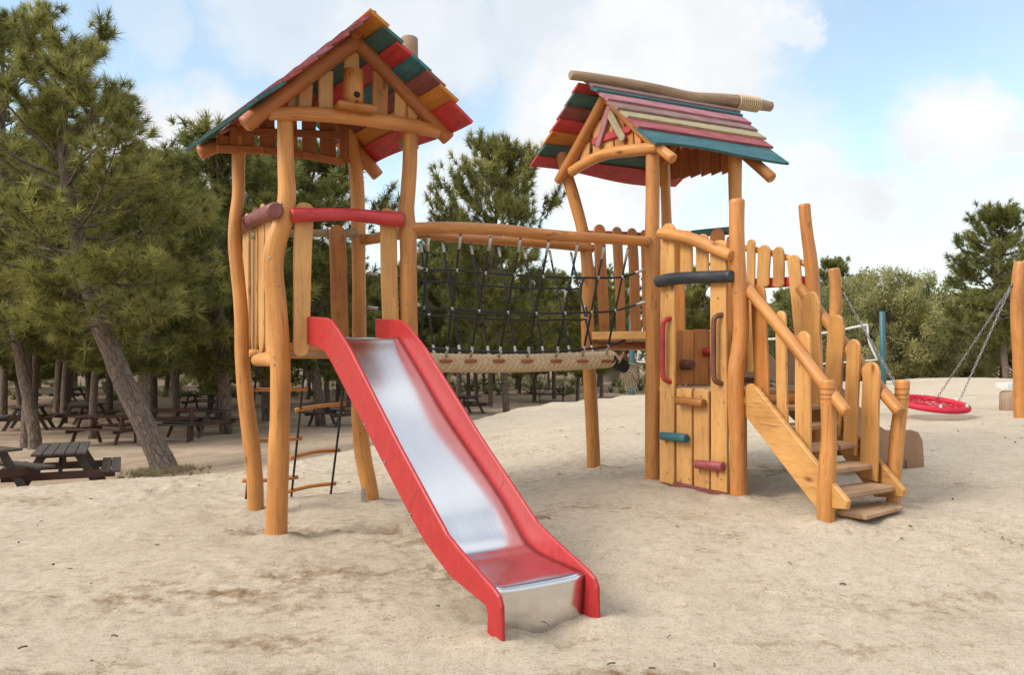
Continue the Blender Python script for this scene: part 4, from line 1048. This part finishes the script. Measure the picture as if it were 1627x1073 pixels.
# ================================================================== NEST SWING
def swing():
    PL, PR = V((5.84, 14.4, 0)), V((8.62, 13.5, 0))
    PL.z, PR.z = gz(PL.x, PL.y), gz(PR.x, PR.y)
    T = thing('nest_swing', 'red round nest swing on chains between two log posts', 'swing', ((PL + PR) / 2).to_tuple())
    log_post([(1325, 428, 18), (1328, 460, 18), (1327, 500, 19), (1324, 560, 19), (1324, 672, 19)], PL.y, 'log', T, 'swing_post', sink=.3)
    log_post([(1622, 418, 19), (1617, 460, 20), (1617, 520, 20), (1620, 570, 20), (1622, 672, 20)], PR.y, 'log', T, 'swing_post', sink=.3)
    c = at_depth(1480, 642, 13.9); tilt = V((.05, -.16, 1)).normalized(); X = V((1, 0, -.05)).normalized(); Y = tilt.cross(X)
    Rr = .56; ring = [c + X * Rr * math.cos(t) + Y * Rr * math.sin(t) for t in (i * 2 * math.pi / 40 for i in range(41))]
    sr = MB().tube(ring, .052, 12, caps=False).build('seat_ring', M['swingred'], T)
    m = MB()
    for i in range(-4, 5):
        e = i * .115; h = math.sqrt(Rr * Rr - e * e)
        for P, Q in ((X, Y), (Y, X)):
            m.tube([c + P * e + Q * -h, c + P * e - tilt * .05 * (1 - (e / Rr) ** 2), c + P * e + Q * h], .012, 5, caps=False)
    m.build('seat_net', M['swingred'], T)
    def chain(p, q, name='chain'):
        mb = MB(); d = (q - p); n = int(d.length / .062); ax = d.normalized(); s1 = ax.cross(up).normalized(); s2 = ax.cross(s1)
        for i in range(n):
            o = p.lerp(q, (i + .5) / n); s = s1 if i % 2 else s2
            mb.tube([o + ax * .042 * math.cos(t) + s * .016 * math.sin(t) for t in (k * math.pi / 4 for k in range(9))], 0.0055, 5, caps=False)
        return mb.build(name, M['steel_dark'], T)
    hl, hr = at_depth(1338, 462, 14.35), at_depth(1606, 456, 13.5)
    for (x, y, Yd) in ((1441, 640, 13.75), (1434, 634, 14.15)): chain(hl, at_depth(x, y, Yd))
    for (x, y, Yd) in ((1488, 634, 14.3), (1525, 636, 13.6)): chain(hr, at_depth(x, y, Yd))
    for a, b in ((at_depth(1333, 452, 14.35), hl), (at_depth(1612, 450, 13.5), hr)):
        MB().tube([a, b], .03, 8).build('hanger', M['brown'], T)
    for k in range(6):
        t = k * math.pi / 3 + .3; p = c + X * Rr * math.cos(t) + Y * Rr * math.sin(t)
        MB().tube([p - up * .02, p + up * .09], .022, 8).build('clamp', M['white'], sr)
swing()

def seesaw():
    p = gp(1612, 15.0)
    T = thing('balance_bench', 'white plank resting on a short log block at the right edge', 'bench', p.to_tuple())
    c = at_depth(1608, 632, 15.0)
    MB().tube([V((c.x, c.y, p.z - .1)), V((c.x, c.y, at_depth(1608, 625, 15).z - .0))], [.22, .21], 16, wob=.05).build('log_block', M['grey'], T)
    a = at_depth(1586, 619, 15.0); 
    MB().board(V((a.x, a.y, a.z)), V((a.x + 1.6, a.y + .3, a.z + .02)), .34, .34, .12, up, .4, .4).build('plank', M['white'], T)
seesaw()

# ================================================================== VOLLEYBALL NET
def volley():
    PLx, PRx = at_depth(1004, 600, 26.0), at_depth(1403, 600, 26.0)
    PL, PR = V((PLx.x, 26.0, gz(PLx.x, 26))), V((PRx.x, 26.0, gz(PRx.x, 26)))
    T = thing('volleyball_net', 'volleyball net with white tapes between two teal metal posts', 'sports net', ((PL + PR) / 2).to_tuple())
    for P, top in ((PL, at_depth(1004, 500, 26).z), (PR, at_depth(1401, 496, 26).z)):
        MB().tube([P - up * .5, V((P.x, P.y, top))], .095, 14).build('net_post', M['tealmetal'], T)
    ta, tb = at_depth(1022, 520, 26), at_depth(1378, 516, 26); ba, bb = at_depth(1012, 575, 26), at_depth(1394, 572, 26)
    n = 14
    tp = [ta.lerp(tb, i / n) - up * .45 * math.sin(math.pi * i / n) for i in range(n + 1)]; bt = [ba.lerp(bb, i / n) - up * .18 * math.sin(math.pi * i / n) for i in range(n + 1)]
    tp[n] = tb
    for pts, r in ((tp, .042), (bt, .030), ([ta, ta.lerp(ba, .5) + V((-.02, 0, 0)), ba], .03), ([tb, tb.lerp(bb, .5) + V((-.10, 0, 0)), bb], .035)):
        MB().tube(pts, r, 6, resample=3).build('net_tape', M['white'], T)
    m = MB()
    for i in range(1, 70):
        t = i / 70 * n; k = min(n - 1, int(t)); f = t - k
        m.tube([tp[k].lerp(tp[k + 1], f), bt[k].lerp(bt[k + 1], f)], .004, 3, caps=False)
    for j in range(1, 9): m.tube([p.lerp(q, j / 9) for p, q in zip(tp, bt)], .004, 3, caps=False)
    m.build('net_mesh', M['netline'], T)
    for P, q in ((PR, tb), (PL, ta), (PR, bb), (PL, ba)):
        MB().tube([V((P.x, P.y, q.z)), q], .008, 4).build('tie_cord', M['netline'], T)
volley()

# ================================================================== PICNIC TABLES
def picnic_proto(mat, loc, rz, label, group):
    T = thing('picnic_table', label, 'picnic table', (0, 0, 0), group)
    X, Y = V((1, 0, 0)), V((0, 1, 0))
    m = MB()
    for i in range(5): m.box((-.30 + .15 * i, 0, .74), X, Y, up, .138, 1.85, .04)
    m.build('tabletop', M[mat], T)
    for s in (-1, 1):
        m = MB()
        for i in range(2): m.box((s * (.66 + .15 * i - .02), 0, .44), X, Y, up, .138, 1.85, .04)
        m.build('bench_seat', M[mat], T)
    for e in (-.62, .62):
        for s in (-1, 1):
            a, b = V((s * .66, e, -.05)), V((s * .24, e, .72)); d = (b - a).normalized()
            MB().box((a + b) / 2, Y.cross(d), d, Y, .11, (b - a).length, .045).build('leg', M[mat], T)
        MB().box((0, e + .048 * (1 if e > 0 else -1), .385), X, up, Y, 1.56, .12, .045).build('cross_beam', M['tablered'], T)
        MB().box((0, e * .98, .69), X, up, Y, .66, .06, .04).build('top_beam', M[mat], T)
        a, b = V((0, e - .06 * (1 if e > 0 else -1), .36)), V((0, e * .45, .70)); d = (b - a).normalized()
        MB().box((a + b) / 2, X, d, X.cross(d), .06, (b - a).length, .04).build('brace', M[mat], T)
    T.location = loc; T.rotation_euler = (0, 0, rz)
    return T
def tables():
    grp = 'picnic tables under the pines'
    t1 = picnic_proto('tablewood', gp(102, 13.1) - up * .09, R(26), 'large grey-topped picnic table nearest the sand edge at left', grp)
    t2 = picnic_proto('tablered', gp(172, 22.0), R(84), 'red-brown picnic table behind the leaning pine trunk', grp)
    spec = [(-62, 11.6, 62, 'dark picnic table cut off by the left edge, beside the large grey-topped one', t1),
            (318, 24.5, 66, 'dark picnic table right of the leaning pine, in front of a wider one', t1),
            (48, 27.0, 22, 'dark picnic table behind two thin trunks at far left', t1),
            (138, 28.5, 8, 'dark picnic table end-on behind the red-brown table', t1),
            (325, 37.0, 84, 'long dark picnic table far back, seen between pine trunks at left', t1),
            (112, 44.0, 5, 'tiny dark picnic table furthest back at left', t1),
            (533, 28.0, 60, 'dark picnic table seen through the rope ladder', t1),
            (737, 34.0, 30, 'dark picnic table just right of the red slide', t1),
            (876, 43.0, 88, 'picnic table seen side-on below the rope bridge', t1),
            (784, 56.0, 85, 'distant picnic table behind the centre pine trunk', t1),
            (1462, 37.0, 70, 'dark picnic table behind the red nest swing', t1)]
    for px, Y, rz, lab, src in spec: dup(src, gp(px, Y) + up * (.12 if px > 1400 else 0), R(rz), lab, grp)
    # slatted park bench between the tables
    p = gp(262, 22.5); T = thing('park_bench', 'brown rail-backed bench beside the leaning pine trunk', 'bench', p.to_tuple(), rz=R(8))
    o = T.location.copy(); T.location = (0, 0, 0); T.rotation_euler = (0, 0, 0)
    X, Y = V((1, 0, 0)), V((0, 1, 0))
    for z in (.62, .85): MB().box((0, .22, z), X, up, Y, 1.7, .10, .04).build('back_rail', M['tablered'], T)
    MB().box((0, 0, .45), X, Y, up, 1.7, .38, .05).build('seat', M['tablewood'], T)
    for s in (-.7, .7):
        MB().box((s, .20, .44), X, up, Y, .09, .98, .07).build('leg', M['tablered'], T)
        MB().box((s, -.15, .2), X, up, Y, .09, .45, .07).build('leg', M['tablered'], T)
    T.location = o; T.rotation_euler = (0, 0, R(8))
tables()

def kiosk():
    p = gp(968, 72.0); T = thing('kiosk', 'red-roofed shelter far back among the trunks under the rope tuft', 'shelter', p.to_tuple())
    z = p.z
    m = MB(); c = V((p.x, p.y, z)); h = 2.1
    corners = [c + V((sx * 2.4, sy * 2.4, h)) for sx, sy in ((-1, -1), (1, -1), (1, 1), (-1, 1))]; apex = c + V((0, 0, 3.6)); k = corners + [apex] + [q - up * .12 for q in corners]
    fs = [(0, 1, 4), (1, 2, 4), (2, 3, 4), (3, 0, 4), (0, 5, 6, 1), (1, 6, 7, 2), (2, 7, 8, 3), (3, 8, 5, 0), (8, 7, 6, 5)]
    m.add(k, fs, [[(0, 0)] * len(f) for f in fs], False); m.build('roof', M['tiles'], T)
    for q in corners: MB().tube([V((q.x * .92 + c.x * .08, q.y * .92 + c.y * .08, z - .1)), V((q.x * .92 + c.x * .08, q.y * .92 + c.y * .08, z + h))], .12, 8).build('post', M['tablewood'], T)
    MB().box(c + V((0, .6, .75)), V((1, 0, 0)), V((0, 1, 0)), up, 2.6, 1.2, 1.6).build('counter', M['stonegrey'], T)
kiosk()

# ================================================================== TREES
def tri_mesh(name, verts, tris, tint, mat):
    me = bpy.data.meshes.new(name); me.vertices.add(len(verts)); me.vertices.foreach_set('co', verts.astype(np.float32).ravel())
    me.loops.add(tris.size); me.loops.foreach_set('vertex_index', tris.astype(np.int32).ravel())
    me.polygons.add(len(tris)); me.polygons.foreach_set('loop_start', np.arange(0, tris.size, 3, dtype=np.int32)); me.polygons.foreach_set('loop_total', np.full(len(tris), 3, np.int32))
    at = me.attributes.new('tint', 'FLOAT', 'POINT'); at.data.foreach_set('value', tint.astype(np.float32))
    me.update(); me.materials.append(mat); return me
def needles(cent, axis, rad, tint, n, width, rng, spread=.9, back=.5):
    """bursts of thin needles: n per tuft, radiating around the twig's end."""
    k = len(cent); cent = np.repeat(cent, n, 0); ax = np.repeat(axis, n, 0); rd = np.repeat(rad, n)
    d = ax * .75 + rng.normal(size=(k * n, 3)) * spread * .62
    d /= np.linalg.norm(d, axis=1, keepdims=True)
    base = cent - ax * (rng.random((k * n, 1)) * back * rd[:, None])
    ln = rd * rng.uniform(.7, 1.1, k * n)
    side = np.cross(d, rng.normal(size=(k * n, 3))); side /= np.linalg.norm(side, axis=1, keepdims=True)
    w = width * rng.uniform(.7, 1.3, (k * n, 1)) * .5
    a, b, c = base - side * w, base + side * w, base + d * ln[:, None] - np.array([0, 0, 1]) * (ln[:, None] * .08)
    v = np.stack([a, b, c], 1).reshape(-1, 3); t = np.arange(k * n * 3).reshape(-1, 3)
    tt = np.clip(np.repeat(tint, n) + rng.normal(size=k * n) * .12, 0, 1); tv = np.stack([tt * .85, tt * .85, np.clip(tt * 1.1, 0, 1)], 1).ravel()
    return v, t, tv
def pine_mesh(seed, path, rads, cs, Rmax, nb, tuft_r, n_need, width, twigs=6, prof=None, el0=-.15, el1=.9, tn=1.0):
    rng = np.random.default_rng(seed); rnd = random.Random(seed)
    P = [V(p) for p in path]; PP, RR = catmull(P, list(rads), 8)
    tm = MB(); tm.tube(PP, RR, 12, wob=.10)
    cent, axis, rad, tint = [], [], [], []
    prof = prof or (lambda f: math.sin(math.pi * (.16 + .80 * f)) ** .8)
    n = len(PP)
    for i in range(nb):
        f = (i + rnd.random()) / nb; s = cs + (1 - cs) * f; q = s * (n - 1); k = min(n - 2, int(q)); p = PP[k].lerp(PP[k + 1], q - k)
        az = i * 2.399 + rnd.uniform(-.5, .5); el = el0 + (el1 - el0) * f + rnd.uniform(-.2, .2); L = Rmax * prof(f) * (rnd.uniform(.65, 1.1) if i % 3 else rnd.uniform(.3, .6))
        dr = V((math.cos(az) * math.cos(el), math.sin(az) * math.cos(el), math.sin(el)))
        pts = [p + dr * (L * t) + V((0, 0, L * (.28 * t * t - .10 * t))) + V((rnd.uniform(-1, 1), rnd.uniform(-1, 1), rnd.uniform(-.6, .6))) * (.05 * L * t) for t in (0, .3, .6, .85, 1.0)]
        r0 = max(.014, min(.012 * L + .010, RR[k] * .5)); tm.tube(pts, [r0, r0 * .75, r0 * .5, r0 * .3, r0 * .2], 5, caps=False)
        bt = rnd.uniform(.2, .7)
        def tuft(c, a, sc=1.0):
            a = a.normalized(); cent.append(c[:]); axis.append(a[:]); rad.append(tuft_r * rnd.uniform(.75, 1.2) * sc)
            tint.append(min(1, max(0, bt * .6 + .2 + rnd.uniform(-.2, .25))))
        tuft(pts[-1], dr + up * .5, 1.1)
        for q in range(3): tuft(pts[-1] + V((rnd.gauss(0, 1), rnd.gauss(0, 1), rnd.gauss(.3, .8))) * tuft_r * .8, dr + up * .6, 1.0)
        for tw in range(max(3, int(twigs * (.5 + L / Rmax)))):
            t = (.28 if i % 3 else .12) + .70 * rnd.random() ** .8; kk = min(3, int(t * 4)); q0 = pts[kk].lerp(pts[kk + 1], t * 4 - kk) if t < 1 else pts[-1]
            sd = dr.cross(up).normalized() * rnd.choice((-1, 1)); tl = L * rnd.uniform(.14, .42) * (1.15 - .6 * t) + tuft_r * .6
            d2 = (dr * rnd.uniform(.2, 1) + sd * rnd.uniform(.3, 1.1) + up * rnd.uniform(-.15, .75)).normalized()
            q1 = q0 + d2 * tl * .6; q2 = q1 + (d2 + up * .35).normalized() * tl * .4
            tm.tube([q0, q1, q2], [.012, .009, .006], 3, caps=False)
            tuft(q2, d2 + up * .6)
            m = max(1, int(tl * .75 / tuft_r * tn))
            for j in range(m): tuft(q0.lerp(q1, (j + 1) / (m + .3)), d2 + up * .5 + sd * rnd.uniform(-.7, .7), .8)
    cent, axis, rad, tint = map(np.array, (cent, axis, rad, tint))
    v, t, tv = needles(cent, axis, rad, tint, n_need, width, rng)
    return tm, v, t, tv, len(cent)
def plant(name, label, cat, loc, tm, crown, group=None, rz=0, scale=1.0):
    T = thing(name, label, cat, (0, 0, 0), group)
    tm.build('trunk', M['bark'], T)
    o = bpy.data.objects.new('crown', crown); COL.objects.link(o); o.parent = T
    T.location = loc; T.rotation_euler = (0, 0, rz); T.scale = (scale,) * 3
    return T
def leafy_mesh(seed, H, Rm, n_cl, per, size):
    rng = np.random.default_rng(seed); rnd = random.Random(seed); tm = MB()
    tm.tube([(0, 0, -.3), (.05, 0, H * .25), (-.1, .1, H * .5), (0, 0, H * .8)], [.22, .17, .11, .04], 10, wob=.1, resample=5)
    cents, rr, tn = [], [], []
    for i in range(n_cl):
        f = rnd.random(); z = H * (.24 + .78 * f + .10 * math.sin(i * 1.7) * f); ra = Rm * math.sin(math.pi * (.12 + .78 * f)) ** .7 * math.sqrt(rnd.random()); az = rnd.uniform(0, 6.283)
        c = V((math.cos(az) * ra, math.sin(az) * ra, z)); cents.append(c[:]); rr.append(rnd.uniform(.35, .75) * Rm * .26); tn.append(rnd.random())
        if i % 4 == 0: tm.tube([V((0, 0, max(H * .15, z - ra * .9))), V((c.x * .5, c.y * .5, z - ra * .35)), c], [.06, .035, .012], 4, caps=False)
    c = np.repeat(np.array(cents), per, 0); r = np.repeat(np.array(rr), per); d = rng.normal(size=(len(c), 3)); d /= np.linalg.norm(d, axis=1, keepdims=True)
    p = c + d * (r * rng.random(len(c)) ** .5)[:, None] * np.array([1, 1, 1.25])
    a = rng.normal(size=(len(c), 3)) + np.array([0, 0, .9]); a /= np.linalg.norm(a, axis=1, keepdims=True); b = np.cross(a, rng.normal(size=(len(c), 3))); b /= np.linalg.norm(b, axis=1, keepdims=True)
    s = size * rng.uniform(.6, 1.3, (len(c), 1)); v = np.stack([p - b * s * .22, p + b * s * .22, p + a * s], 1).reshape(-1, 3)
    t = np.arange(len(v)).reshape(-1, 3); tt = np.clip(np.repeat(np.array(tn), per) * .7 + .15 + rng.normal(size=len(c)) * .15, 0, 1)
    return tm, v, t, np.repeat(tt, 3)

def trees():
    # the leaning pine beside the left-hand tables
    b = gp(268, 15.2); b.z -= .05
    def w(px, py, Y): return at_depth(px, py, Y) - b
    path = [V((.12, 0, -.3)), V((0, 0, .0)), w(236, 690, 15.2), w(190, 590, 15.2), w(155, 500, 15.1), w(132, 420, 15.0), w(112, 330, 14.9), w(100, 230, 14.8), w(108, 130, 14.9)]
    tm, v, t, tv, k = pine_mesh(11, path, [.27, .24, .205, .19, .17, .15, .12, .08, .03], .46, 2.5, 72, .27, 60, .0135, 11, prof=lambda f: (.62 + .38 * math.sin(math.pi * min(1, f * 1.25))) * (1 if f < .75 else 1.9 - 1.25 * f), el0=-.25, el1=.8)
    plant('leaning_pine', 'big leaning pine with thick slanting trunk at the left', 'tree', b, tm, tri_mesh('crown', v, t, tv, M['needle']))
    b = gp(58, 20.5); path = [(0, 0, -.4), (-.05, 0, .6), (-.55, 0, 3), (-.9, .1, 5.4), (-1.0, 0, 8.2), (-1.0, 0, 10.6)]
    tm, v, t, tv, k = pine_mesh(23, path, [.17, .15, .13, .11, .08, .03], .36, 3.2, 64, .28, 56, .0145, 13, el0=-.2, el1=.85)
    plant('tall_pine', 'tall dense pine cut off by the left edge', 'tree', b, tm, tri_mesh('crown', v, t, tv, M['needle']))
    # prototypes for the wood
    protos = []
    for sd, H, cs, Rm, nbr, bend in ((31, 9.2, .32, 2.5, 56, .35), (32, 8.4, .24, 2.9, 66, -.75), (33, 10.0, .38, 2.3, 54, .2), (34, 7.4, .26, 2.3, 50, .5)):
        path = [(0, 0, -.4), (bend * .3, 0, H * .2), (bend, .1, H * .45), (bend * .8, -.1, H * .7), (bend * .4, 0, H * .97)]
        tm, v, t, tv, k = pine_mesh(sd, path, [.17, .15, .13, .09, .025], cs, Rm, int(nbr * 1.25), .36, 44, .028, 10, tn=1.0)
        protos.append((tm, v, t, tv, H))
    objs = []
    spec = [  # px, Y, proto, top py (picture), label, group
        (806, 33, 1, 243, 'dense rounded pine standing alone behind the rope bridge', None),
        (1600, 33, 0, 340, 'broad pine at the right edge, taller than the olive-green trees', None),
        (362, 25, 3, 243, 'pine with pointed top rising just left of the steep-roofed tower', None),
        (512, 28, 1, 258, 'bushy pine seen through the posts of the steep-roofed tower', None),
        (425, 30, 0, 255, 'pine behind the front corner post of the steep-roofed tower', None),
        (1112, 48, 3, 440, 'small pine seen through the gap above the climbing wall', None),
        (1330, 55, 2, 418, 'small pine top between the stair pickets and the swing post', None),
        (228, 21, 0, 262, 'pine crown right behind the leaning pine', None),
    ]
    made = {}
    for px, Y, k, top, lab, g in spec:
        p = gp(px, Y); h = at_depth(px, top, Y).z - p.z; tm, v, t, tv, H = protos[k]
        if k not in made:
            T = plant('pine_tree', lab, 'tree', p, tm, tri_mesh('crown', v, t, tv, M['needle']), g, rz=.25 if px == 806 else random.uniform(0, 6.28), scale=h / H); made[k] = T
        else:
            T = dup(made[k], p, random.uniform(0, 6.28), lab, g, (h / H,) * 3)
    made[1].scale = (made[1].scale.x * .72, made[1].scale.y * .72, made[1].scale.z * .98)
    rng = random.Random(8)
    taken = [(gp(px, Y).x, Y) for px, Y, *_ in spec] + [(gp(268, 15).x, 15.2)]
    n = 0; tries = 0
    def sky_line(px):
        for x, y in ((60, 60), (225, 200), (300, 262), (670, 300), (860, 345), (1000, 425), (1300, 452), (1530, 452)):
            if px < x: return y
        return 385
    bands = [(-60, 360, 21, 36, 13, 'pine trunk with shaded crown standing among the tables at left', 'pines standing among the picnic tables at left'),
             (300, 1000, 36, 62, 44, 'slender pine in the row of trunks behind the bridge and slide', 'pines in the row behind the bridge and slide'),
             (1000, 1800, 46, 72, 34, 'dark pine in the row of trunks behind the swing', 'pines in the row of trunks behind the swing'),
             (-200, 400, 36, 60, 22, 'far pine in the deep shade at left behind the tables', 'far pines in deep shade at left')]
    for x0, x1, y0, y1, cnt, lab, grp in bands:
        c = 0; tries = 0
        while c < cnt and tries < 4000:
            tries += 1; px = rng.uniform(x0, x1); Y = rng.uniform(y0, y1); p = gp(px, Y)
            if float(edge_dist(np.array([p.x]), np.array([p.y]))[0]) < 2.5: continue
            if any((p.x - a) ** 2 + (p.y - b2) ** 2 < (2.3 if Y < 36 else 2.0) ** 2 for a, b2 in taken): continue
            if Y < 36 and 225 < px < 330 and Y < 27: continue
            taken.append((p.x, p.y)); k = rng.choice((0, 1, 2, 2)); H = protos[k][4]
            if k not in made: k = 0
            s = rng.uniform(.72, 1.02) * (1 if px < 420 else .84)
            top = at_depth(px, sky_line(px) + rng.uniform(0, 45), Y).z - p.z
            s = min(s, top / H)
            if s < .42: taken.pop(); continue
            dup(made[k], p, rng.uniform(0, 6.28), lab, grp, (s, s, s)); c += 1
    # olive-green broadleaf trees at right
    tm, v, t, tv = leafy_mesh(51, 6.4, 2.9, 270, 130, .16); cm = tri_mesh('crown', v, t, tv, M['leaf'])
    lt = [(1415, 43, 424, 'large olive-green leafy tree behind the teal net post', 1.0), (1352, 47, 438, 'pale leafy tree between the stairs and the teal net post', 1.0), (1478, 46, 432, 'rounded leafy tree above the red nest swing', .9),
          (1535, 49, 462, 'low leafy tree beside the broad right-hand pine', .9), (1290, 50, 448, 'leafy tree half hidden behind the stair pickets', .9), (1452, 52, 440, 'leafy tree top rising between the net post and the swing chains', .7), (1385, 54, 428, 'narrow leafy tree top just left of the teal net post', .7)]
    first = None
    for px, Y, top, lab, sx in lt:
        p = gp(px, Y); h = at_depth(px, top, Y).z - p.z; s = h / 7.5
        if first is None: first = T = plant('leafy_tree', lab, 'tree', p, tm, cm, None, 0, s)
        else: T = dup(first, p, random.uniform(0, 6.28), lab, None, (s * sx * 1.1, s * sx * 1.1, s))
    # the far wood that closes the view
    rng2 = np.random.default_rng(77); cent, rad, tn = [], [], []
    for i in range(2600):
        az = rng2.uniform(-.95, .95); dist = rng2.uniform(74, 118); f = rng2.random()
        cent.append((math.sin(az) * dist, math.cos(az) * dist, -1 + (1.6 if rng2.random() < .7 else 0) + 5.8 * f * (1.0 + .25 * math.sin(az * 37) + .2 * math.sin(az * 91)))); rad.append(rng2.uniform(.8, 1.6)); tn.append(rng2.uniform(.05, .6))
    cent, rad, tn = np.array(cent), np.array(rad), np.array(tn)
    v, t, tv = needles(cent, np.tile([[0, 0, 1.]], (len(cent), 1)), rad, tn, 34, .20, rng2, 1.4, 1.0)
    o = bpy.data.objects.new('far_wood', tri_mesh('far_wood', v, t, tv, M['needle'])); COL.objects.link(o)
    tag(o, 'far-off pine wood closing the view behind the trunks', 'woodland', kind='stuff')
    # low undergrowth under the far trees
    cent = []
    for i in range(700):
        az = rng2.uniform(-.9, .9); dist = rng2.uniform(50, 76); x, y = math.sin(az) * dist, math.cos(az) * dist
        if edge_dist(np.array([x]), np.array([y]))[0] < 8: continue
        cent.append((x, y, gz(x, y) + .2))
    cent = np.array(cent); v, t, tv = needles(cent, np.tile([[0, 0, 1.]], (len(cent), 1)), rng2.uniform(.4, 1.1, len(cent)), rng2.uniform(.0, .4, len(cent)), 40, .09, rng2, 1.2, .6)
    o = bpy.data.objects.new('undergrowth', tri_mesh('undergrowth', v, t, tv, M['leaf'])); COL.objects.link(o)
    tag(o, 'low green undergrowth beneath the far trees', 'undergrowth', kind='stuff')
trees()

# ------------------------------------------------------------------ small litter on the sand
def litter():
    rng = np.random.default_rng(4); rnd = random.Random(4); m = MB()
    for i in range(190):
        x, y = rnd.uniform(-6, 8), rnd.uniform(2.6, 14)
        if edge_dist(np.array([x]), np.array([y]))[0] > .3: continue
        z = gz(x, y) + .012; a = rnd.uniform(0, 6.28); l = rnd.uniform(.008, .045) if rnd.random() < .9 else rnd.uniform(.05, .12); r = rnd.uniform(.0022, .005) if l > .03 else rnd.uniform(.003, .009)
        d = V((math.cos(a), math.sin(a), rnd.uniform(-.1, .1)))
        m.tube([V((x, y, z)) - d * l * .5, V((x, y, z + .004)), V((x, y, z)) + d * l * .5], r, 5)
    o = m.build('ground_litter', plain('dark_litter', (.12, .088, .062), .9)); tag(o, 'small dark twigs, bark chips and pebbles strewn over the sand', 'litter', kind='stuff')
    cent = []
    for i in range(70):
        px = rnd.uniform(200, 345); Y = rnd.uniform(13.2, 15.6); p = gp(px + rnd.gauss(0, 12), Y); cent.append((p.x, p.y, p.z))
    for i in range(120):
        a = rnd.uniform(0, 6.28); q = rnd.uniform(.2, .6); p = gp(262, 15.0); x, y = p.x + math.cos(a) * q, p.y + math.sin(a) * q; cent.append((x, y, gz(x, y)))
    cent = np.array(cent); v, t, tv = needles(cent, np.tile([[0, 0, 1.]], (len(cent), 1)), rng.uniform(.06, .2, len(cent)), rng.uniform(.1, .9, len(cent)), 22, .007, rng, .7, .1)
    o = bpy.data.objects.new('dry_grass', tri_mesh('dry_grass', v, t, tv, M['grass'])); COL.objects.link(o); tag(o, 'thin dry grass round the foot of the leaning pine', 'grass', kind='stuff')
litter()
